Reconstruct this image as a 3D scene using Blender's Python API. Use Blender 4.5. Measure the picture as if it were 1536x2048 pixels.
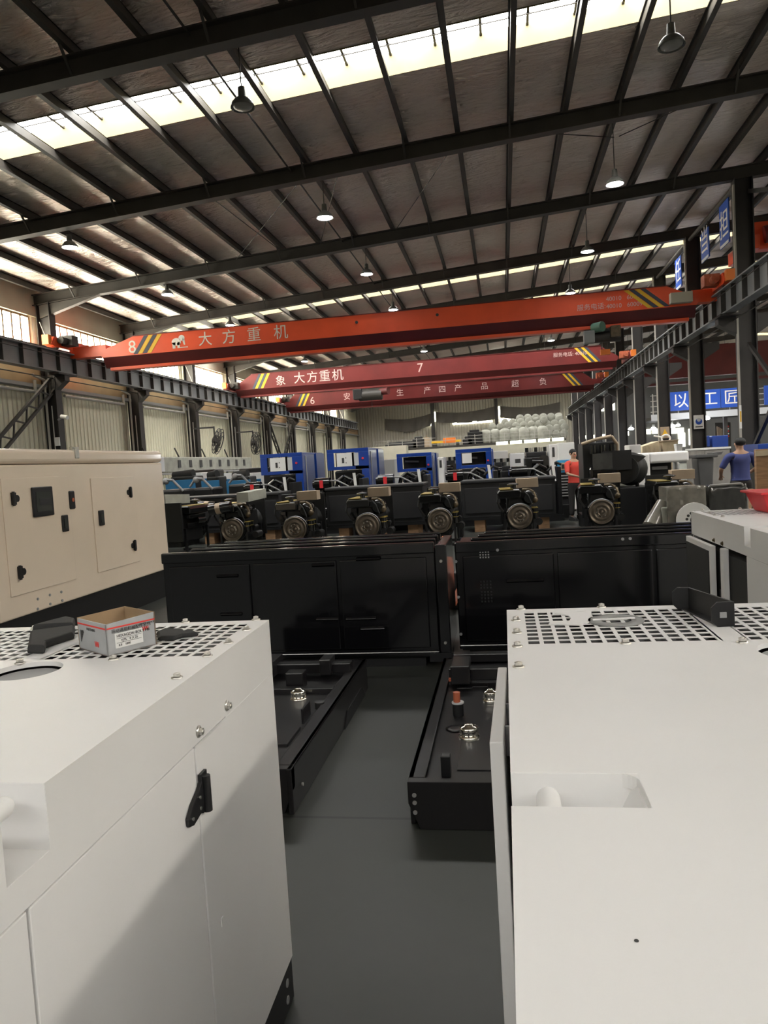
import bpy, math, random
from mathutils import Vector, Matrix
random.seed(7)
PI = math.pi
SC = bpy.context.scene
COL = SC.collection
for o in list(bpy.data.objects): bpy.data.objects.remove(o)

# ------------------------------------------------------------------ camera
EYE = Vector((0, 0, 1.65)); FPX = 1491.1
yaw, pitch, roll = 0.1622, 0.0628, -0.0603
_f = Vector((-math.sin(yaw)*math.cos(pitch), math.cos(yaw)*math.cos(pitch), -math.sin(pitch)))
_r = Vector((math.cos(yaw), math.sin(yaw), 0)); _u = _r.cross(_f)
CR = _r*math.cos(roll) + _u*math.sin(roll); CU = _u*math.cos(roll) - _r*math.sin(roll); CF = _f
cam = bpy.data.objects.new('camera', bpy.data.cameras.new('camera')); COL.objects.link(cam)
cam.matrix_world = Matrix(((CR.x, CU.x, -CF.x, EYE.x), (CR.y, CU.y, -CF.y, EYE.y), (CR.z, CU.z, -CF.z, EYE.z), (0, 0, 0, 1)))
cam.data.sensor_fit = 'HORIZONTAL'; cam.data.sensor_width = 36; cam.data.lens = FPX/1536*36
cam.data.clip_start = 0.05; cam.data.clip_end = 400
SC.camera = cam
SC.view_settings.view_transform = 'Standard'; SC.view_settings.look = 'None'
SC.view_settings.gamma = 1; SC.view_settings.use_curve_mapping = False
SC.view_settings.exposure = 1.06
# ------------------------------------------------------------------ light levels
SKYLIGHT_E = 13.0      # translucent roof lights
RIDGE_E = 18.5         # the roof light over the next bay
WINDOW_E = 15.0         # side windows
LAMP_E = 50.0
w = bpy.data.worlds.new('world'); SC.world = w; w.use_nodes = True
w.node_tree.nodes['Background'].inputs[0].default_value = (0.80, 0.90, 1.0, 1)
w.node_tree.nodes['Background'].inputs[1].default_value = 1.5

def ray(x, y): return CF + CR*((x-768)/FPX) - CU*((y-1024)/FPX)
def PZ(x, y, z): d = ray(x, y); return EYE + d*((z-1.65)/d.z)
def PY(x, y, Y): d = ray(x, y); return EYE + d*(Y/d.y)
def PX(x, y, X): d = ray(x, y); return EYE + d*(X/d.x)

# ------------------------------------------------------------------ materials
def mat(name, col, rough=.5, metal=0, var=0, vs=3, bump=0, bs=20, coat=0, emit=0, ecol=None, alpha=1, trans=0, stretch=(1, 1, 1), col2=None, spec=None):
    m = bpy.data.materials.new(name); m.use_nodes = True; nt = m.node_tree; b = nt.nodes['Principled BSDF']
    b.inputs['Base Color'].default_value = (*col, 1); b.inputs['Roughness'].default_value = rough; b.inputs['Metallic'].default_value = metal
    b.inputs['Coat Weight'].default_value = coat; b.inputs['Coat Roughness'].default_value = .08
    if spec is not None: b.inputs['Specular IOR Level'].default_value = spec
    if emit: b.inputs['Emission Strength'].default_value = emit; b.inputs['Emission Color'].default_value = (*(ecol or col), 1)
    if alpha < 1: b.inputs['Alpha'].default_value = alpha
    if trans: b.inputs['Transmission Weight'].default_value = trans
    if var or bump or col2:
        tc = nt.nodes.new('ShaderNodeTexCoord'); mp = nt.nodes.new('ShaderNodeMapping'); mp.inputs['Scale'].default_value = stretch
        nt.links.new(tc.outputs['Object'], mp.inputs[0])
    if var or col2:
        n = nt.nodes.new('ShaderNodeTexNoise'); n.inputs['Scale'].default_value = vs; n.inputs['Detail'].default_value = 5
        nt.links.new(mp.outputs[0], n.inputs[0])
        mx = nt.nodes.new('ShaderNodeMix'); mx.data_type = 'RGBA'
        c2 = col2 or tuple(c*(1-var) for c in col)
        mx.inputs[6].default_value = (*col, 1); mx.inputs[7].default_value = (*c2, 1)
        rp = nt.nodes.new('ShaderNodeMapRange'); rp.inputs[1].default_value = .4; rp.inputs[2].default_value = .65
        nt.links.new(n.outputs[0], rp.inputs[0]); nt.links.new(rp.outputs[0], mx.inputs[0]); nt.links.new(mx.outputs[2], b.inputs['Base Color'])
    if bump:
        n2 = nt.nodes.new('ShaderNodeTexNoise'); n2.inputs['Scale'].default_value = bs; n2.inputs['Detail'].default_value = 3
        nt.links.new(mp.outputs[0], n2.inputs[0]); bp = nt.nodes.new('ShaderNodeBump'); bp.inputs['Strength'].default_value = bump
        nt.links.new(n2.outputs[0], bp.inputs['Height']); nt.links.new(bp.outputs[0], b.inputs['Normal'])
    return m

M = {}
def mk(k, *a, **kw): M[k] = mat(k, *a, **kw)
mk('white', (.82, .81, .80), .42, var=.04, vs=2)
mk('beige', (.88, .745, .60), .22, var=.04, vs=2, coat=.4)
mk('gloss_black', (.005, .005, .006), .14, coat=.5, bump=.02, bs=6)
mk('black', (.009, .009, .010), .45)
mk('frame_black', (.011, .010, .011), .28, coat=.3, bump=.03, bs=8)
mk('charcoal', (.024, .024, .026), .5, var=.15)
mk('foam', (.02, .02, .019), .95, bump=.5, bs=60)
mk('engine', (.006, .006, .006), .22, coat=.5, bump=.2, bs=30)
mk('engine_dull', (.009, .009, .009), .5, bump=.3, bs=30)
mk('flywheel', (.20, .165, .13), .38, metal=.8, var=.3, vs=8)
mk('brass', (.55, .42, .12), .35, metal=.8)
mk('bronze', (.12, .09, .055), .4, metal=.6, var=.4, vs=10)
mk('zinc', (.72, .70, .65), .28, metal=.9)
mk('chrome', (.85, .82, .74), .12, metal=1)
mk('steel_dark', (.045, .040, .034), .55, var=.25, vs=2)
mk('steel_col', (.032, .029, .028), .5, var=.2, vs=2)
mk('rail_grey', (.27, .28, .28), .5, var=.2, vs=1)
mk('grey', (.30, .30, .30), .5)
mk('light_grey', (.55, .56, .57), .5)
mk('pipe', (.42, .40, .36), .4)
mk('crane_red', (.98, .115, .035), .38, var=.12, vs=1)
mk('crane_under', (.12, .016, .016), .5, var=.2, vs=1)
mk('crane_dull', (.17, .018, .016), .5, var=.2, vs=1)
mk('orange', (.85, .22, .03), .5)
mk('yellow', (.85, .50, .03), .5)
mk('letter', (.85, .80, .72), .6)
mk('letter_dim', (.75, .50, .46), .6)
mk('stripe_black', (.05, .06, .09), .5)
mk('blue', (.008, .05, .30), .3, coat=.3)
mk('banner_blue', (.012, .075, .42), .5)
mk('cyan', (.04, .30, .58), .4)
mk('steel_blue', (.03, .19, .40), .4)
mk('card', (.42, .33, .24), .85, var=.1, vs=6)
mk('card_in', (.42, .29, .17), .9, var=.12, vs=9)
mk('silver_card', (.44, .45, .46), .45, var=.12, vs=12)
mk('paper', (.82, .82, .80), .7)
mk('red', (.75, .04, .05), .4)
mk('red_ink', (.75, .06, .05), .6)
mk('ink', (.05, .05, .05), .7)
mk('rubber', (.02, .02, .02), .75, bump=.4, bs=40)
mk('wood', (.36, .21, .11), .75, var=.3, vs=4, stretch=(1, 1, 6))
mk('pale_wood', (.62, .52, .36), .75, var=.2, vs=4)
mk('primer', (.50, .13, .06), .6, var=.3, vs=12)
mk('tarp', (.11, .10, .09), .8, bump=.4, bs=3)
mk('sack', (.36, .36, .31), .8, var=.2, vs=3)
mk('glass_dark', (.06, .065, .06), .1)
mk('skin', (.45, .27, .18), .6)
mk('hair', (.012, .011, .011), .6)
mk('shirt_blue', (.045, .06, .20), .8)
mk('shirt_red', (.70, .07, .05), .8)
mk('trousers', (.03, .027, .027), .85)
mk('gasket', (.30, .30, .29), .6, var=.2, vs=20)
mk('bin', (.085, .085, .088), .5, var=.15)
mk('wrap', (.24, .225, .19), .25, var=.35, vs=5, bump=.6, bs=7, coat=.6)
mk('wrap_dark', (.06, .06, .057), .22, var=.3, vs=5, bump=.6, bs=6, coat=.6)
mk('marble', (.28, .265, .25), .5, var=.25, vs=2)
mk('green', (.10, .20, .15), .5)
mk('lamp_white', (.8, .8, .8), .4, emit=LAMP_E, ecol=(.93, .96, 1))
mk('lamp_dark', (.10, .10, .09), .4)
mk('lamp_off', (.22, .22, .21), .3)
mk('sky_glass', (.8, .8, .75), .6, emit=SKYLIGHT_E, ecol=(1.0, .99, .96))
mk('ridge_glass', (.8, .8, .75), .6, emit=RIDGE_E, ecol=(1.0, .93, .82))
mk('curb', (.17, .14, .065), .7, var=.12, vs=2)
mk('win_glass', (.8, .8, .7), .5, emit=WINDOW_E, ecol=(1.0, .96, .80))
mk('win_far', (.8, .8, .7), .5, emit=2.0, ecol=(1.0, 1.0, .80))
mk('plaster', (.50, .475, .38), .8, var=.1, vs=1)
mk('grey_wall', (.10, .10, .10), .8)
mk('back_dark', (.05, .05, .05), .8)
mk('ledge', (.40, .27, .15), .7, var=.2, vs=1)

def node_mat(name, build):
    m = bpy.data.materials.new(name); m.use_nodes = True; build(m.node_tree, m.node_tree.nodes['Principled BSDF']); M[name] = m
def floor_nodes(nt, b):
    N = nt.nodes.new; L = nt.links.new
    tc = N('ShaderNodeTexCoord'); sp = N('ShaderNodeSeparateXYZ'); L(tc.outputs['Object'], sp.inputs[0])
    n = N('ShaderNodeTexNoise'); n.inputs['Scale'].default_value = 1.3; n.inputs['Detail'].default_value = 8; n.inputs['Roughness'].default_value = .65
    L(tc.outputs['Object'], n.inputs[0])
    cr = N('ShaderNodeValToRGB'); cr.color_ramp.elements[0].position = .3; cr.color_ramp.elements[1].position = .75
    cr.color_ramp.elements[0].color = (.026, .028, .025, 1); cr.color_ramp.elements[1].color = (.046, .050, .044, 1)
    L(n.outputs[0], cr.inputs[0])
    def joint(axis, off, per, wd):
        a = N('ShaderNodeMath'); a.operation = 'SUBTRACT'; a.inputs[1].default_value = off - per*50; L(sp.outputs[axis], a.inputs[0])
        c = N('ShaderNodeMath'); c.operation = 'MODULO'; c.inputs[1].default_value = per; L(a.outputs[0], c.inputs[0])
        d = N('ShaderNodeMath'); d.operation = 'LESS_THAN'; d.inputs[1].default_value = wd; L(c.outputs[0], d.inputs[0]); return d
    j1 = joint(1, 3.33, 6.0, .02); j2 = joint(0, -3.3, 6.0, .02)
    mx = N('ShaderNodeMath'); mx.operation = 'MAXIMUM'; L(j1.outputs[0], mx.inputs[0]); L(j2.outputs[0], mx.inputs[1])
    vo = N('ShaderNodeTexVoronoi'); vo.inputs['Scale'].default_value = 1.1; L(tc.outputs['Object'], vo.inputs[0])
    sl = N('ShaderNodeMath'); sl.operation = 'LESS_THAN'; sl.inputs[1].default_value = .014; L(vo.outputs[0], sl.inputs[0])
    m2 = N('ShaderNodeMath'); m2.operation = 'MAXIMUM'; L(mx.outputs[0], m2.inputs[0]); L(sl.outputs[0], m2.inputs[1])
    mix = N('ShaderNodeMix'); mix.data_type = 'RGBA'; mix.inputs[7].default_value = (.008, .008, .008, 1)
    L(m2.outputs[0], mix.inputs[0]); L(cr.outputs[0], mix.inputs[6]); L(mix.outputs[2], b.inputs['Base Color'])
    rr = N('ShaderNodeMapRange'); rr.inputs[3].default_value = .32; rr.inputs[4].default_value = .55; L(n.outputs[0], rr.inputs[0]); L(rr.outputs[0], b.inputs['Roughness'])
node_mat('concrete', floor_nodes)
def foil_nodes(nt, b):
    N = nt.nodes.new; L = nt.links.new
    tc = N('ShaderNodeTexCoord'); mp = N('ShaderNodeMapping'); mp.inputs['Scale'].default_value = (.9, 3.2, 1); L(tc.outputs['Object'], mp.inputs[0])
    n = N('ShaderNodeTexNoise'); n.inputs['Scale'].default_value = 2.2; n.inputs['Detail'].default_value = 6; n.inputs['Distortion'].default_value = 1.2; L(mp.outputs[0], n.inputs[0])
    bp = N('ShaderNodeBump'); bp.inputs['Strength'].default_value = 1.0; bp.inputs['Distance'].default_value = .5; L(n.outputs[0], bp.inputs['Height']); L(bp.outputs[0], b.inputs['Normal'])
    n2 = N('ShaderNodeTexNoise'); n2.inputs['Scale'].default_value = .35; L(tc.outputs['Object'], n2.inputs[0])
    cr = N('ShaderNodeValToRGB'); cr.color_ramp.elements[0].color = (.86, .72, .62, 1); cr.color_ramp.elements[1].color = (.98, .92, .85, 1)
    L(n2.outputs[0], cr.inputs[0]); L(cr.outputs[0], b.inputs['Base Color'])
    b.inputs['Metallic'].default_value = .85; b.inputs['Roughness'].default_value = .42
node_mat('foil', foil_nodes)
def rib_nodes(axis, per, col):
    def f(nt, b):
        N = nt.nodes.new; L = nt.links.new
        tc = N('ShaderNodeTexCoord'); sp = N('ShaderNodeSeparateXYZ'); L(tc.outputs['Object'], sp.inputs[0])
        a = N('ShaderNodeMath'); a.operation = 'MULTIPLY'; a.inputs[1].default_value = 2*PI/per; L(sp.outputs[axis], a.inputs[0])
        s = N('ShaderNodeMath'); s.operation = 'SINE'; L(a.outputs[0], s.inputs[0])
        p = N('ShaderNodeMath'); p.operation = 'POWER'; ab = N('ShaderNodeMath'); ab.operation = 'ABSOLUTE'; L(s.outputs[0], ab.inputs[0]); L(ab.outputs[0], p.inputs[0]); p.inputs[1].default_value = 6
        bp = N('ShaderNodeBump'); bp.inputs['Strength'].default_value = .9; bp.inputs['Distance'].default_value = .08; L(p.outputs[0], bp.inputs['Height']); L(bp.outputs[0], b.inputs['Normal'])
        n = N('ShaderNodeTexNoise'); n.inputs['Scale'].default_value = .6; L(tc.outputs['Object'], n.inputs[0])
        mx = N('ShaderNodeMix'); mx.data_type = 'RGBA'; mx.inputs[6].default_value = (*col, 1); mx.inputs[7].default_value = (*[c*.82 for c in col], 1)
        L(n.outputs[0], mx.inputs[0]); L(mx.outputs[2], b.inputs['Base Color']); b.inputs['Roughness'].default_value = .6
    return f
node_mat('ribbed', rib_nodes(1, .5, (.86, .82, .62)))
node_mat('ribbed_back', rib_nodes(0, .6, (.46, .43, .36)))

# ------------------------------------------------------------------ mesh helpers
OFF = [Vector((0, 0, 0))]
class MB:
    def __init__(s): s.v = []; s.f = []; s.sm = []; s.mi = []; s.cur = 0
    def add(s, vs, fs, smooth=False):
        n = len(s.v); s.v += [Vector(v) for v in vs]; s.f += [tuple(i+n for i in f) for f in fs]
        s.sm += [smooth]*len(fs); s.mi += [s.cur]*len(fs); return s
    def box(s, x0, x1, y0, y1, z0, z1):
        if x0 > x1: x0, x1 = x1, x0
        if y0 > y1: y0, y1 = y1, y0
        if z0 > z1: z0, z1 = z1, z0
        return s.add([(x0,y0,z0),(x1,y0,z0),(x1,y1,z0),(x0,y1,z0),(x0,y0,z1),(x1,y0,z1),(x1,y1,z1),(x0,y1,z1)],
                     [(0,3,2,1),(4,5,6,7),(0,1,5,4),(1,2,6,5),(2,3,7,6),(3,0,4,7)])
    def hexa(s, b, t):      # bottom 4 pts, top 4 pts
        return s.add(list(b)+list(t), [(0,3,2,1),(4,5,6,7),(0,1,5,4),(1,2,6,5),(2,3,7,6),(3,0,4,7)])
    def bar(s, p, q, a, b=None, up=(0, 0, 1)):
        b = b or a; p, q = Vector(p), Vector(q); d = (q-p).normalized(); up = Vector(up)
        if abs(d.dot(up)) > .99: up = Vector((1, 0, 0))
        x = d.cross(up).normalized()*a/2; y = x.cross(d).normalized()*b/2
        return s.hexa([p-x-y, p+x-y, p+x+y, p-x+y], [q-x-y, q+x-y, q+x+y, q-x+y])
    def cyl(s, p, q, r, r2=None, n=16, cap=True, smooth=True):
        r2 = r if r2 is None else r2; p, q = Vector(p), Vector(q); d = (q-p).normalized()
        a = d.orthogonal().normalized(); b = d.cross(a)
        c = [a*math.cos(2*PI*i/n)+b*math.sin(2*PI*i/n) for i in range(n)]
        s.add([p+k*r for k in c]+[q+k*r2 for k in c], [(i, (i+1) % n, n+(i+1) % n, n+i) for i in range(n)], smooth)
        if cap: s.add([p+k*r for k in c], [tuple(reversed(range(n)))]); s.add([q+k*r2 for k in c], [tuple(range(n))])
        return s
    def lathe(s, prof, org, ax=(0, 0, 1), n=24, smooth=True):
        ax = Vector(ax).normalized(); a = ax.orthogonal().normalized(); b = ax.cross(a); org = Vector(org); vs = []
        for r, h in prof: vs += [org+ax*h+(a*math.cos(2*PI*i/n)+b*math.sin(2*PI*i/n))*max(r, 1e-4) for i in range(n)]
        fs = [(k*n+i, k*n+(i+1) % n, (k+1)*n+(i+1) % n, (k+1)*n+i) for k in range(len(prof)-1) for i in range(n)]
        return s.add(vs, fs, smooth)
    def tube(s, pts, r, n=8):
        pts = [Vector(p) for p in pts]
        for i in range(len(pts)-1): s.cyl(pts[i], pts[i+1], r, n=n, cap=True)
        return s
    def prism(s, poly, d):   # poly: list of 3D pts, d: extrude vector
        d = Vector(d); n = len(poly); P = [Vector(p) for p in poly]; Q = [p+d for p in P]
        return s.add(P+Q, [tuple(reversed(range(n))), tuple(range(n, 2*n))]+[(i, (i+1) % n, n+(i+1) % n, n+i) for i in range(n)])
    def ball(s, c, rx, ry=None, rz=None, n=12, m=8):
        ry = ry or rx; rz = rz or rx; c = Vector(c); vs = []; fs = []
        for j in range(m+1):
            t = PI*j/m
            for i in range(n):
                a = 2*PI*i/n; vs.append(c+Vector((rx*math.sin(t)*math.cos(a), ry*math.sin(t)*math.sin(a), rz*math.cos(t))))
        fs = [(j*n+i, (j+1)*n+i, (j+1)*n+(i+1) % n, j*n+(i+1) % n) for j in range(m) for i in range(n)]
        return s.add(vs, fs, True)
    def plate_hole(s, x0, x1, y0, y1, z, cx, cy, r, n=32):
        co = []; ci = []
        for i in range(n):
            a = 2*PI*i/n; dx, dy = math.cos(a), math.sin(a)
            t = min((((x1 if dx > 0 else x0)-cx)/dx) if abs(dx) > 1e-6 else 1e9, (((y1 if dy > 0 else y0)-cy)/dy) if abs(dy) > 1e-6 else 1e9)
            co.append((cx+dx*t, cy+dy*t, z)); ci.append((cx+dx*r, cy+dy*r, z))
        lo = [(x, y, z-.012) for x, y, _ in ci]
        s.add(ci+co, [(i, n+i, n+(i+1) % n, (i+1) % n) for i in range(n)])
        s.add(ci+lo, [(i, (i+1) % n, n+(i+1) % n, n+i) for i in range(n)], True)
        for cxn, cyn in ((x0, y0), (x1, y0), (x1, y1), (x0, y1)):   # corner triangles
            best = sorted(range(n), key=lambda i: (co[i][0]-cxn)**2+(co[i][1]-cyn)**2)[:2]
            s.add([co[best[0]], co[best[1]], (cxn, cyn, z)], [(0, 1, 2)])
        return s
    def build(s, name, m, parent=None, bevel=0, seg=2):
        me = bpy.data.meshes.new(name); off = OFF[0]
        me.from_pydata([tuple(v-off) for v in s.v], [], s.f); me.update()
        me.polygons.foreach_set('use_smooth', s.sm)
        ms = m if isinstance(m, (list, tuple)) else [m]
        for k in ms: me.materials.append(M[k])
        if len(ms) > 1: me.polygons.foreach_set('material_index', s.mi)
        o = bpy.data.objects.new(name, me); COL.objects.link(o)
        if parent is not None: o.parent = parent
        else: o.location = off
        if bevel:
            b = o.modifiers.new('bevel', 'BEVEL'); b.width = bevel; b.segments = seg; b.limit_method = 'ANGLE'; b.angle_limit = .9
        return o

def tag(o, label=None, cat=None, group=None, kind=None):
    if label: o['label'] = label
    if cat: o['category'] = cat
    if group: o['group'] = group
    if kind: o['kind'] = kind
    return o
def thing(name, label, cat, loc=(0, 0, 0), group=None, rz=0, kind=None):
    o = bpy.data.objects.new(name, None); COL.objects.link(o); o.location = loc; o.rotation_euler = (0, 0, rz); o.empty_display_size = .1
    OFF[0] = Vector(loc); return tag(o, label, cat, group, kind)
def single(name, mb, m, label, cat, loc=(0, 0, 0), group=None, bevel=0, kind=None):
    OFF[0] = Vector(loc); o = mb.build(name, m, None, bevel); return tag(o, label, cat, group, kind)
def copy_tree(o, parent=None):
    c = o.copy(); COL.objects.link(c)
    if parent is not None: c.parent = parent
    for ch in list(o.children): copy_tree(ch, c)
    return c
def again(o, loc, label=None, rz=None, group=None):
    c = copy_tree(o); c.location = loc
    if rz is not None: c.rotation_euler = (0, 0, rz)
    if label: c['label'] = label
    if group: c['group'] = group
    return c
def writing(name, s, size, org, m, parent=None, xd=(1, 0, 0), zd=(0, 0, 1), align='LEFT', depth=.004, shear=0):
    """lettering as mesh: org = baseline start, xd = reading direction, zd = up direction"""
    cu = bpy.data.curves.new('t', 'FONT'); cu.body = s; cu.size = size; cu.align_x = align; cu.extrude = depth/2; cu.resolution_u = 3; cu.shear = shear
    to = bpy.data.objects.new('t', cu); COL.objects.link(to); bpy.context.view_layer.update()
    me = bpy.data.meshes.new_from_object(to.evaluated_get(bpy.context.evaluated_depsgraph_get()))
    bpy.data.objects.remove(to); bpy.data.curves.remove(cu)
    xd, zd = Vector(xd).normalized(), Vector(zd).normalized(); nd = xd.cross(zd); o_ = Vector(org)-OFF[0]
    me.transform(Matrix(((xd.x, zd.x, nd.x, o_.x), (xd.y, zd.y, nd.y, o_.y), (xd.z, zd.z, nd.z, o_.z), (0, 0, 0, 1))))
    me.materials.clear(); me.materials.append(M[m]); me.name = name
    o = bpy.data.objects.new(name, me); COL.objects.link(o); o.parent = parent
    return o
# ================================================================== SETTING
def zb(X): return 8.98+.068*X if X < 20.5 else 8.98+.068*20.5-(X-20.5)*.068     # underside of the roof beams
def zr(X): return zb(X)+.60
XL, XR = -15.95, 31.0
YN, YF = -16.0, 82.0
single('floor', MB().box(XL-.3, XR+.3, YN, YF, -.1, 0), 'concrete', None, None, kind='structure')
SKY = [(-9.8, -8.0), (-2.9, -2.65), (14.12, 15.42), (32.2, 33.5), (38.6, 39.9), (50.1, 51.4), (56.6, 57.9), (68.1, 69.4), (74.6, 75.9)]  # first two, unseen behind the camera, are added and sized to light the foreground
cb = MB(); ys = [YN]+[v for s_ in SKY for v in s_]+[YF]
RIDGE = (18.2, 20.4, -8, 15.0)
def slab(mb, x0, x1, y0, y1):
    mb.hexa([(x0, y0, zr(x0)), (x1, y0, zr(x1)), (x1, y1, zr(x1)), (x0, y1, zr(x0))], [(x0, y0, zr(x0)+.06), (x1, y0, zr(x1)+.06), (x1, y1, zr(x1)+.06), (x0, y1, zr(x0)+.06)])
for i in range(0, len(ys), 2):
    y0, y1 = ys[i], ys[i+1]
    if y0 < RIDGE[3] and y1 > RIDGE[2]:      # leave the roof light of the next bay open
        for a, b_ in ((y0, max(y0, RIDGE[2])), (min(y1, RIDGE[3]), y1)):
            if b_-a > .01: slab(cb, RIDGE[0], RIDGE[1], a, b_)
        slab(cb, XL-.2, RIDGE[0], y0, y1); slab(cb, RIDGE[1], 20.5, y0, y1)
    else: slab(cb, XL-.2, 20.5, y0, y1)
    slab(cb, 20.5, XR+.2, y0, y1)
tag(cb.build('ceiling', 'foil'), kind='structure')
for i, (y0, y1) in enumerate(SKY):
    w_ = MB(); c_ = MB(); r_ = MB(); x0, x1 = XL, RIDGE[0]-.1
    for a, b_ in ((x0, x1), (20.5, XR)):
        w_.hexa([(a, y0, zr(a)+.42), (b_, y0, zr(b_)+.42), (b_, y1, zr(b_)+.42), (a, y1, zr(a)+.42)], [(a, y0, zr(a)+.44), (b_, y0, zr(b_)+.44), (b_, y1, zr(b_)+.44), (a, y1, zr(a)+.44)])
        for yy in (y0, y1-.02):
            c_.hexa([(a, yy, zr(a)-.02), (b_, yy, zr(b_)-.02), (b_, yy+.02, zr(b_)-.02), (a, yy+.02, zr(a)-.02)], [(a, yy, zr(a)+.42), (b_, yy, zr(b_)+.42), (b_, yy+.02, zr(b_)+.42), (a, yy+.02, zr(a)+.42)])
        x = a+.6
        while x < b_: r_.box(x, x+.05, y0, y1, zr(x)+.36, zr(x)+.41); x += .9
        for yy in (y0+.35, y0+.85): r_.hexa([(a, yy, zr(a)+.34), (b_, yy, zr(b_)+.34), (b_, yy+.03, zr(b_)+.34), (a, yy+.03, zr(a)+.34)], [(a, yy, zr(a)+.37), (b_, yy, zr(b_)+.37), (b_, yy+.03, zr(b_)+.37), (a, yy+.03, zr(a)+.37)])
    OFF[0] = Vector((0, 0, 0)); g = tag(w_.build('window_%d' % (i+1), 'sky_glass'), kind='structure')
    c_.build('curb', 'curb', g); r_.build('glazing_bar', 'steel_col', g)
rg = MB(); rg.box(RIDGE[0], RIDGE[1], RIDGE[2], RIDGE[3], zr(19)+.3, zr(19)+.33)
tag(rg.build('window_30', 'ridge_glass'), kind='structure')
# walls
wl = MB().box(XL-.2, XL, YN, YF, 0, zr(XL)+.1)
tag(wl.build('wall_left', 'ribbed'), kind='structure')
tag(MB().box(XR, XR+.2, YN, YF, 0, zr(XR)+.1).build('wall_right', 'plaster'), kind='structure')
tag(MB().box(XL-.2, XR+.2, YN-.2, YN, 0, 11.5).build('wall_rear', 'back_dark'), kind='structure')
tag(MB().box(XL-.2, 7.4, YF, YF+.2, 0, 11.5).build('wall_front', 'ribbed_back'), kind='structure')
tag(MB().box(7.4, XR+.2, YF, YF+.2, 0, 11.5).build('wall_far', 'grey_wall'), kind='structure')
# upper plain band and ledge of the left wall
tag(MB().box(XL, XL+.06, YN, YF, 7.55, zr(XL)-.02).build('trim_1', 'plaster'), kind='structure')
tag(MB().box(XL, XL+.12, YN, YF, 5.15, 5.75).build('trim_2', 'ledge'), kind='structure')
tag(MB().box(XL, XL+.30, YN, YF, 5.02, 5.14).box(XL, XL+.2, YN, YF, 5.76, 5.86).build('trim_3', 'grey'), kind='structure')
# left windows, one strip per bay
BAYS = [18.25+6*k for k in range(0, 9)]
for i, y in enumerate(BAYS):
    a, b_ = y+.45, y+5.55
    OFF[0] = Vector((XL, y, 6.1))
    g = tag(MB().box(XL+.02, XL+.04, a, b_, 6.1, 7.45).build('window_%d' % (i+10), 'win_glass'), kind='structure')
    fr = MB(); n = 11
    for k in range(n+1):
        yy = a+(b_-a)*k/n; fr.box(XL+.04, XL+.1, yy-.035, yy+.035, 6.1, 7.45)
    fr.box(XL+.04, XL+.1, a, b_, 7.43, 7.5).box(XL+.04, XL+.1, a, b_, 6.05, 6.12)
    fr.build('mullion', 'ledge', g)

ORD = ['first', 'second', 'third', 'fourth', 'fifth', 'sixth', 'seventh', 'eighth', 'ninth', 'tenth', 'eleventh', 'twelfth', 'thirteenth', 'fourteenth', 'fifteenth', 'sixteenth', 'seventeenth', 'eighteenth', 'nineteenth', 'twentieth',
       'twenty-first', 'twenty-second', 'twenty-third', 'twenty-fourth', 'twenty-fifth', 'twenty-sixth', 'twenty-seventh', 'twenty-eighth', 'twenty-ninth', 'thirtieth', 'thirty-first', 'thirty-second', 'thirty-third', 'thirty-fourth', 'thirty-fifth', 'thirty-sixth']
# roof beams (rafters across the hall)
def rafter(Y, label):
    t = thing('roof_beam', label, 'beam', (XL, Y, 0), 'dark steel beams across the roof')
    f = MB(); wv = MB(); segs = [XL, 20.5] if Y > 20 else [XL, 14]
    for a, b_ in zip(segs[:-1], segs[1:]):
        for z0, z1, hw in ((0, .03, .13), (.35, .38, .13)):
            f.hexa([(a, Y-hw, zb(a)+z0), (b_, Y-hw, zb(b_)+z0), (b_, Y+hw, zb(b_)+z0), (a, Y+hw, zb(a)+z0)], [(a, Y-hw, zb(a)+z1), (b_, Y-hw, zb(b_)+z1), (b_, Y+hw, zb(b_)+z1), (a, Y+hw, zb(a)+z1)])
        wv.hexa([(a, Y-.015, zb(a)+.03), (b_, Y-.015, zb(b_)+.03), (b_, Y+.015, zb(b_)+.03), (a, Y+.015, zb(a)+.03)], [(a, Y-.015, zb(a)+.35), (b_, Y-.015, zb(b_)+.35), (b_, Y+.015, zb(b_)+.35), (a, Y+.015, zb(a)+.35)])
    f.build('flange', 'steel_dark', t); wv.build('web', 'steel_dark', t)
    h = MB()      # haunch at the left column
    h.prism([(XL+.3, Y-.1, zb(XL)), (XL+.3, Y-.1, zb(XL)-.45), (XL+2.6, Y-.1, zb(XL+2.6))], (0, .2, 0)); h.build('haunch', 'steel_dark', t)
    k = MB(); x = -14.3
    while x < 7: k.bar((x, Y-.1, zb(x)+.05), (x, Y-.5, zb(x)+.5), .04); k.bar((x, Y+.1, zb(x)+.05), (x, Y+.5, zb(x)+.5), .04); x += 2.47
    k.build('flange_brace', 'steel_dark', t)
rl = ['dark steel roof beam closest above the viewer, out of focus near the top edge', 'dark steel roof beam just beyond the near skylight', 'dark steel roof beam meeting the nearest right column below the lit lamps']
for i, Y in enumerate([12.25+6*k for k in range(12)]):
    rafter(Y, rl[i] if i < 3 else 'dark steel roof beam, %s one beyond the near skylight' % ORD[i-1])
# purlins along the hall
for n in range(-13, 17):
    X = .55+1.235*n
    if X < XL+.1 or X > 20: continue
    m_ = MB(); y0 = 4; m_.box(X-.035, X+.035, y0, YF, zb(X)+.39, zb(X)+.59); m_.box(X-.035, X+.07, y0, YF, zb(X)+.38, zb(X)+.40); m_.box(X-.07, X+.035, y0, YF, zb(X)+.57, zb(X)+.59)
    single('purlin', m_, 'steel_dark', 'thin dark steel purlin under the foil roof, %s from the left wall' % ORD[n+13], 'purlin', (X, y0, zb(X)+.38), 'steel purlins under the roof')
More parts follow.
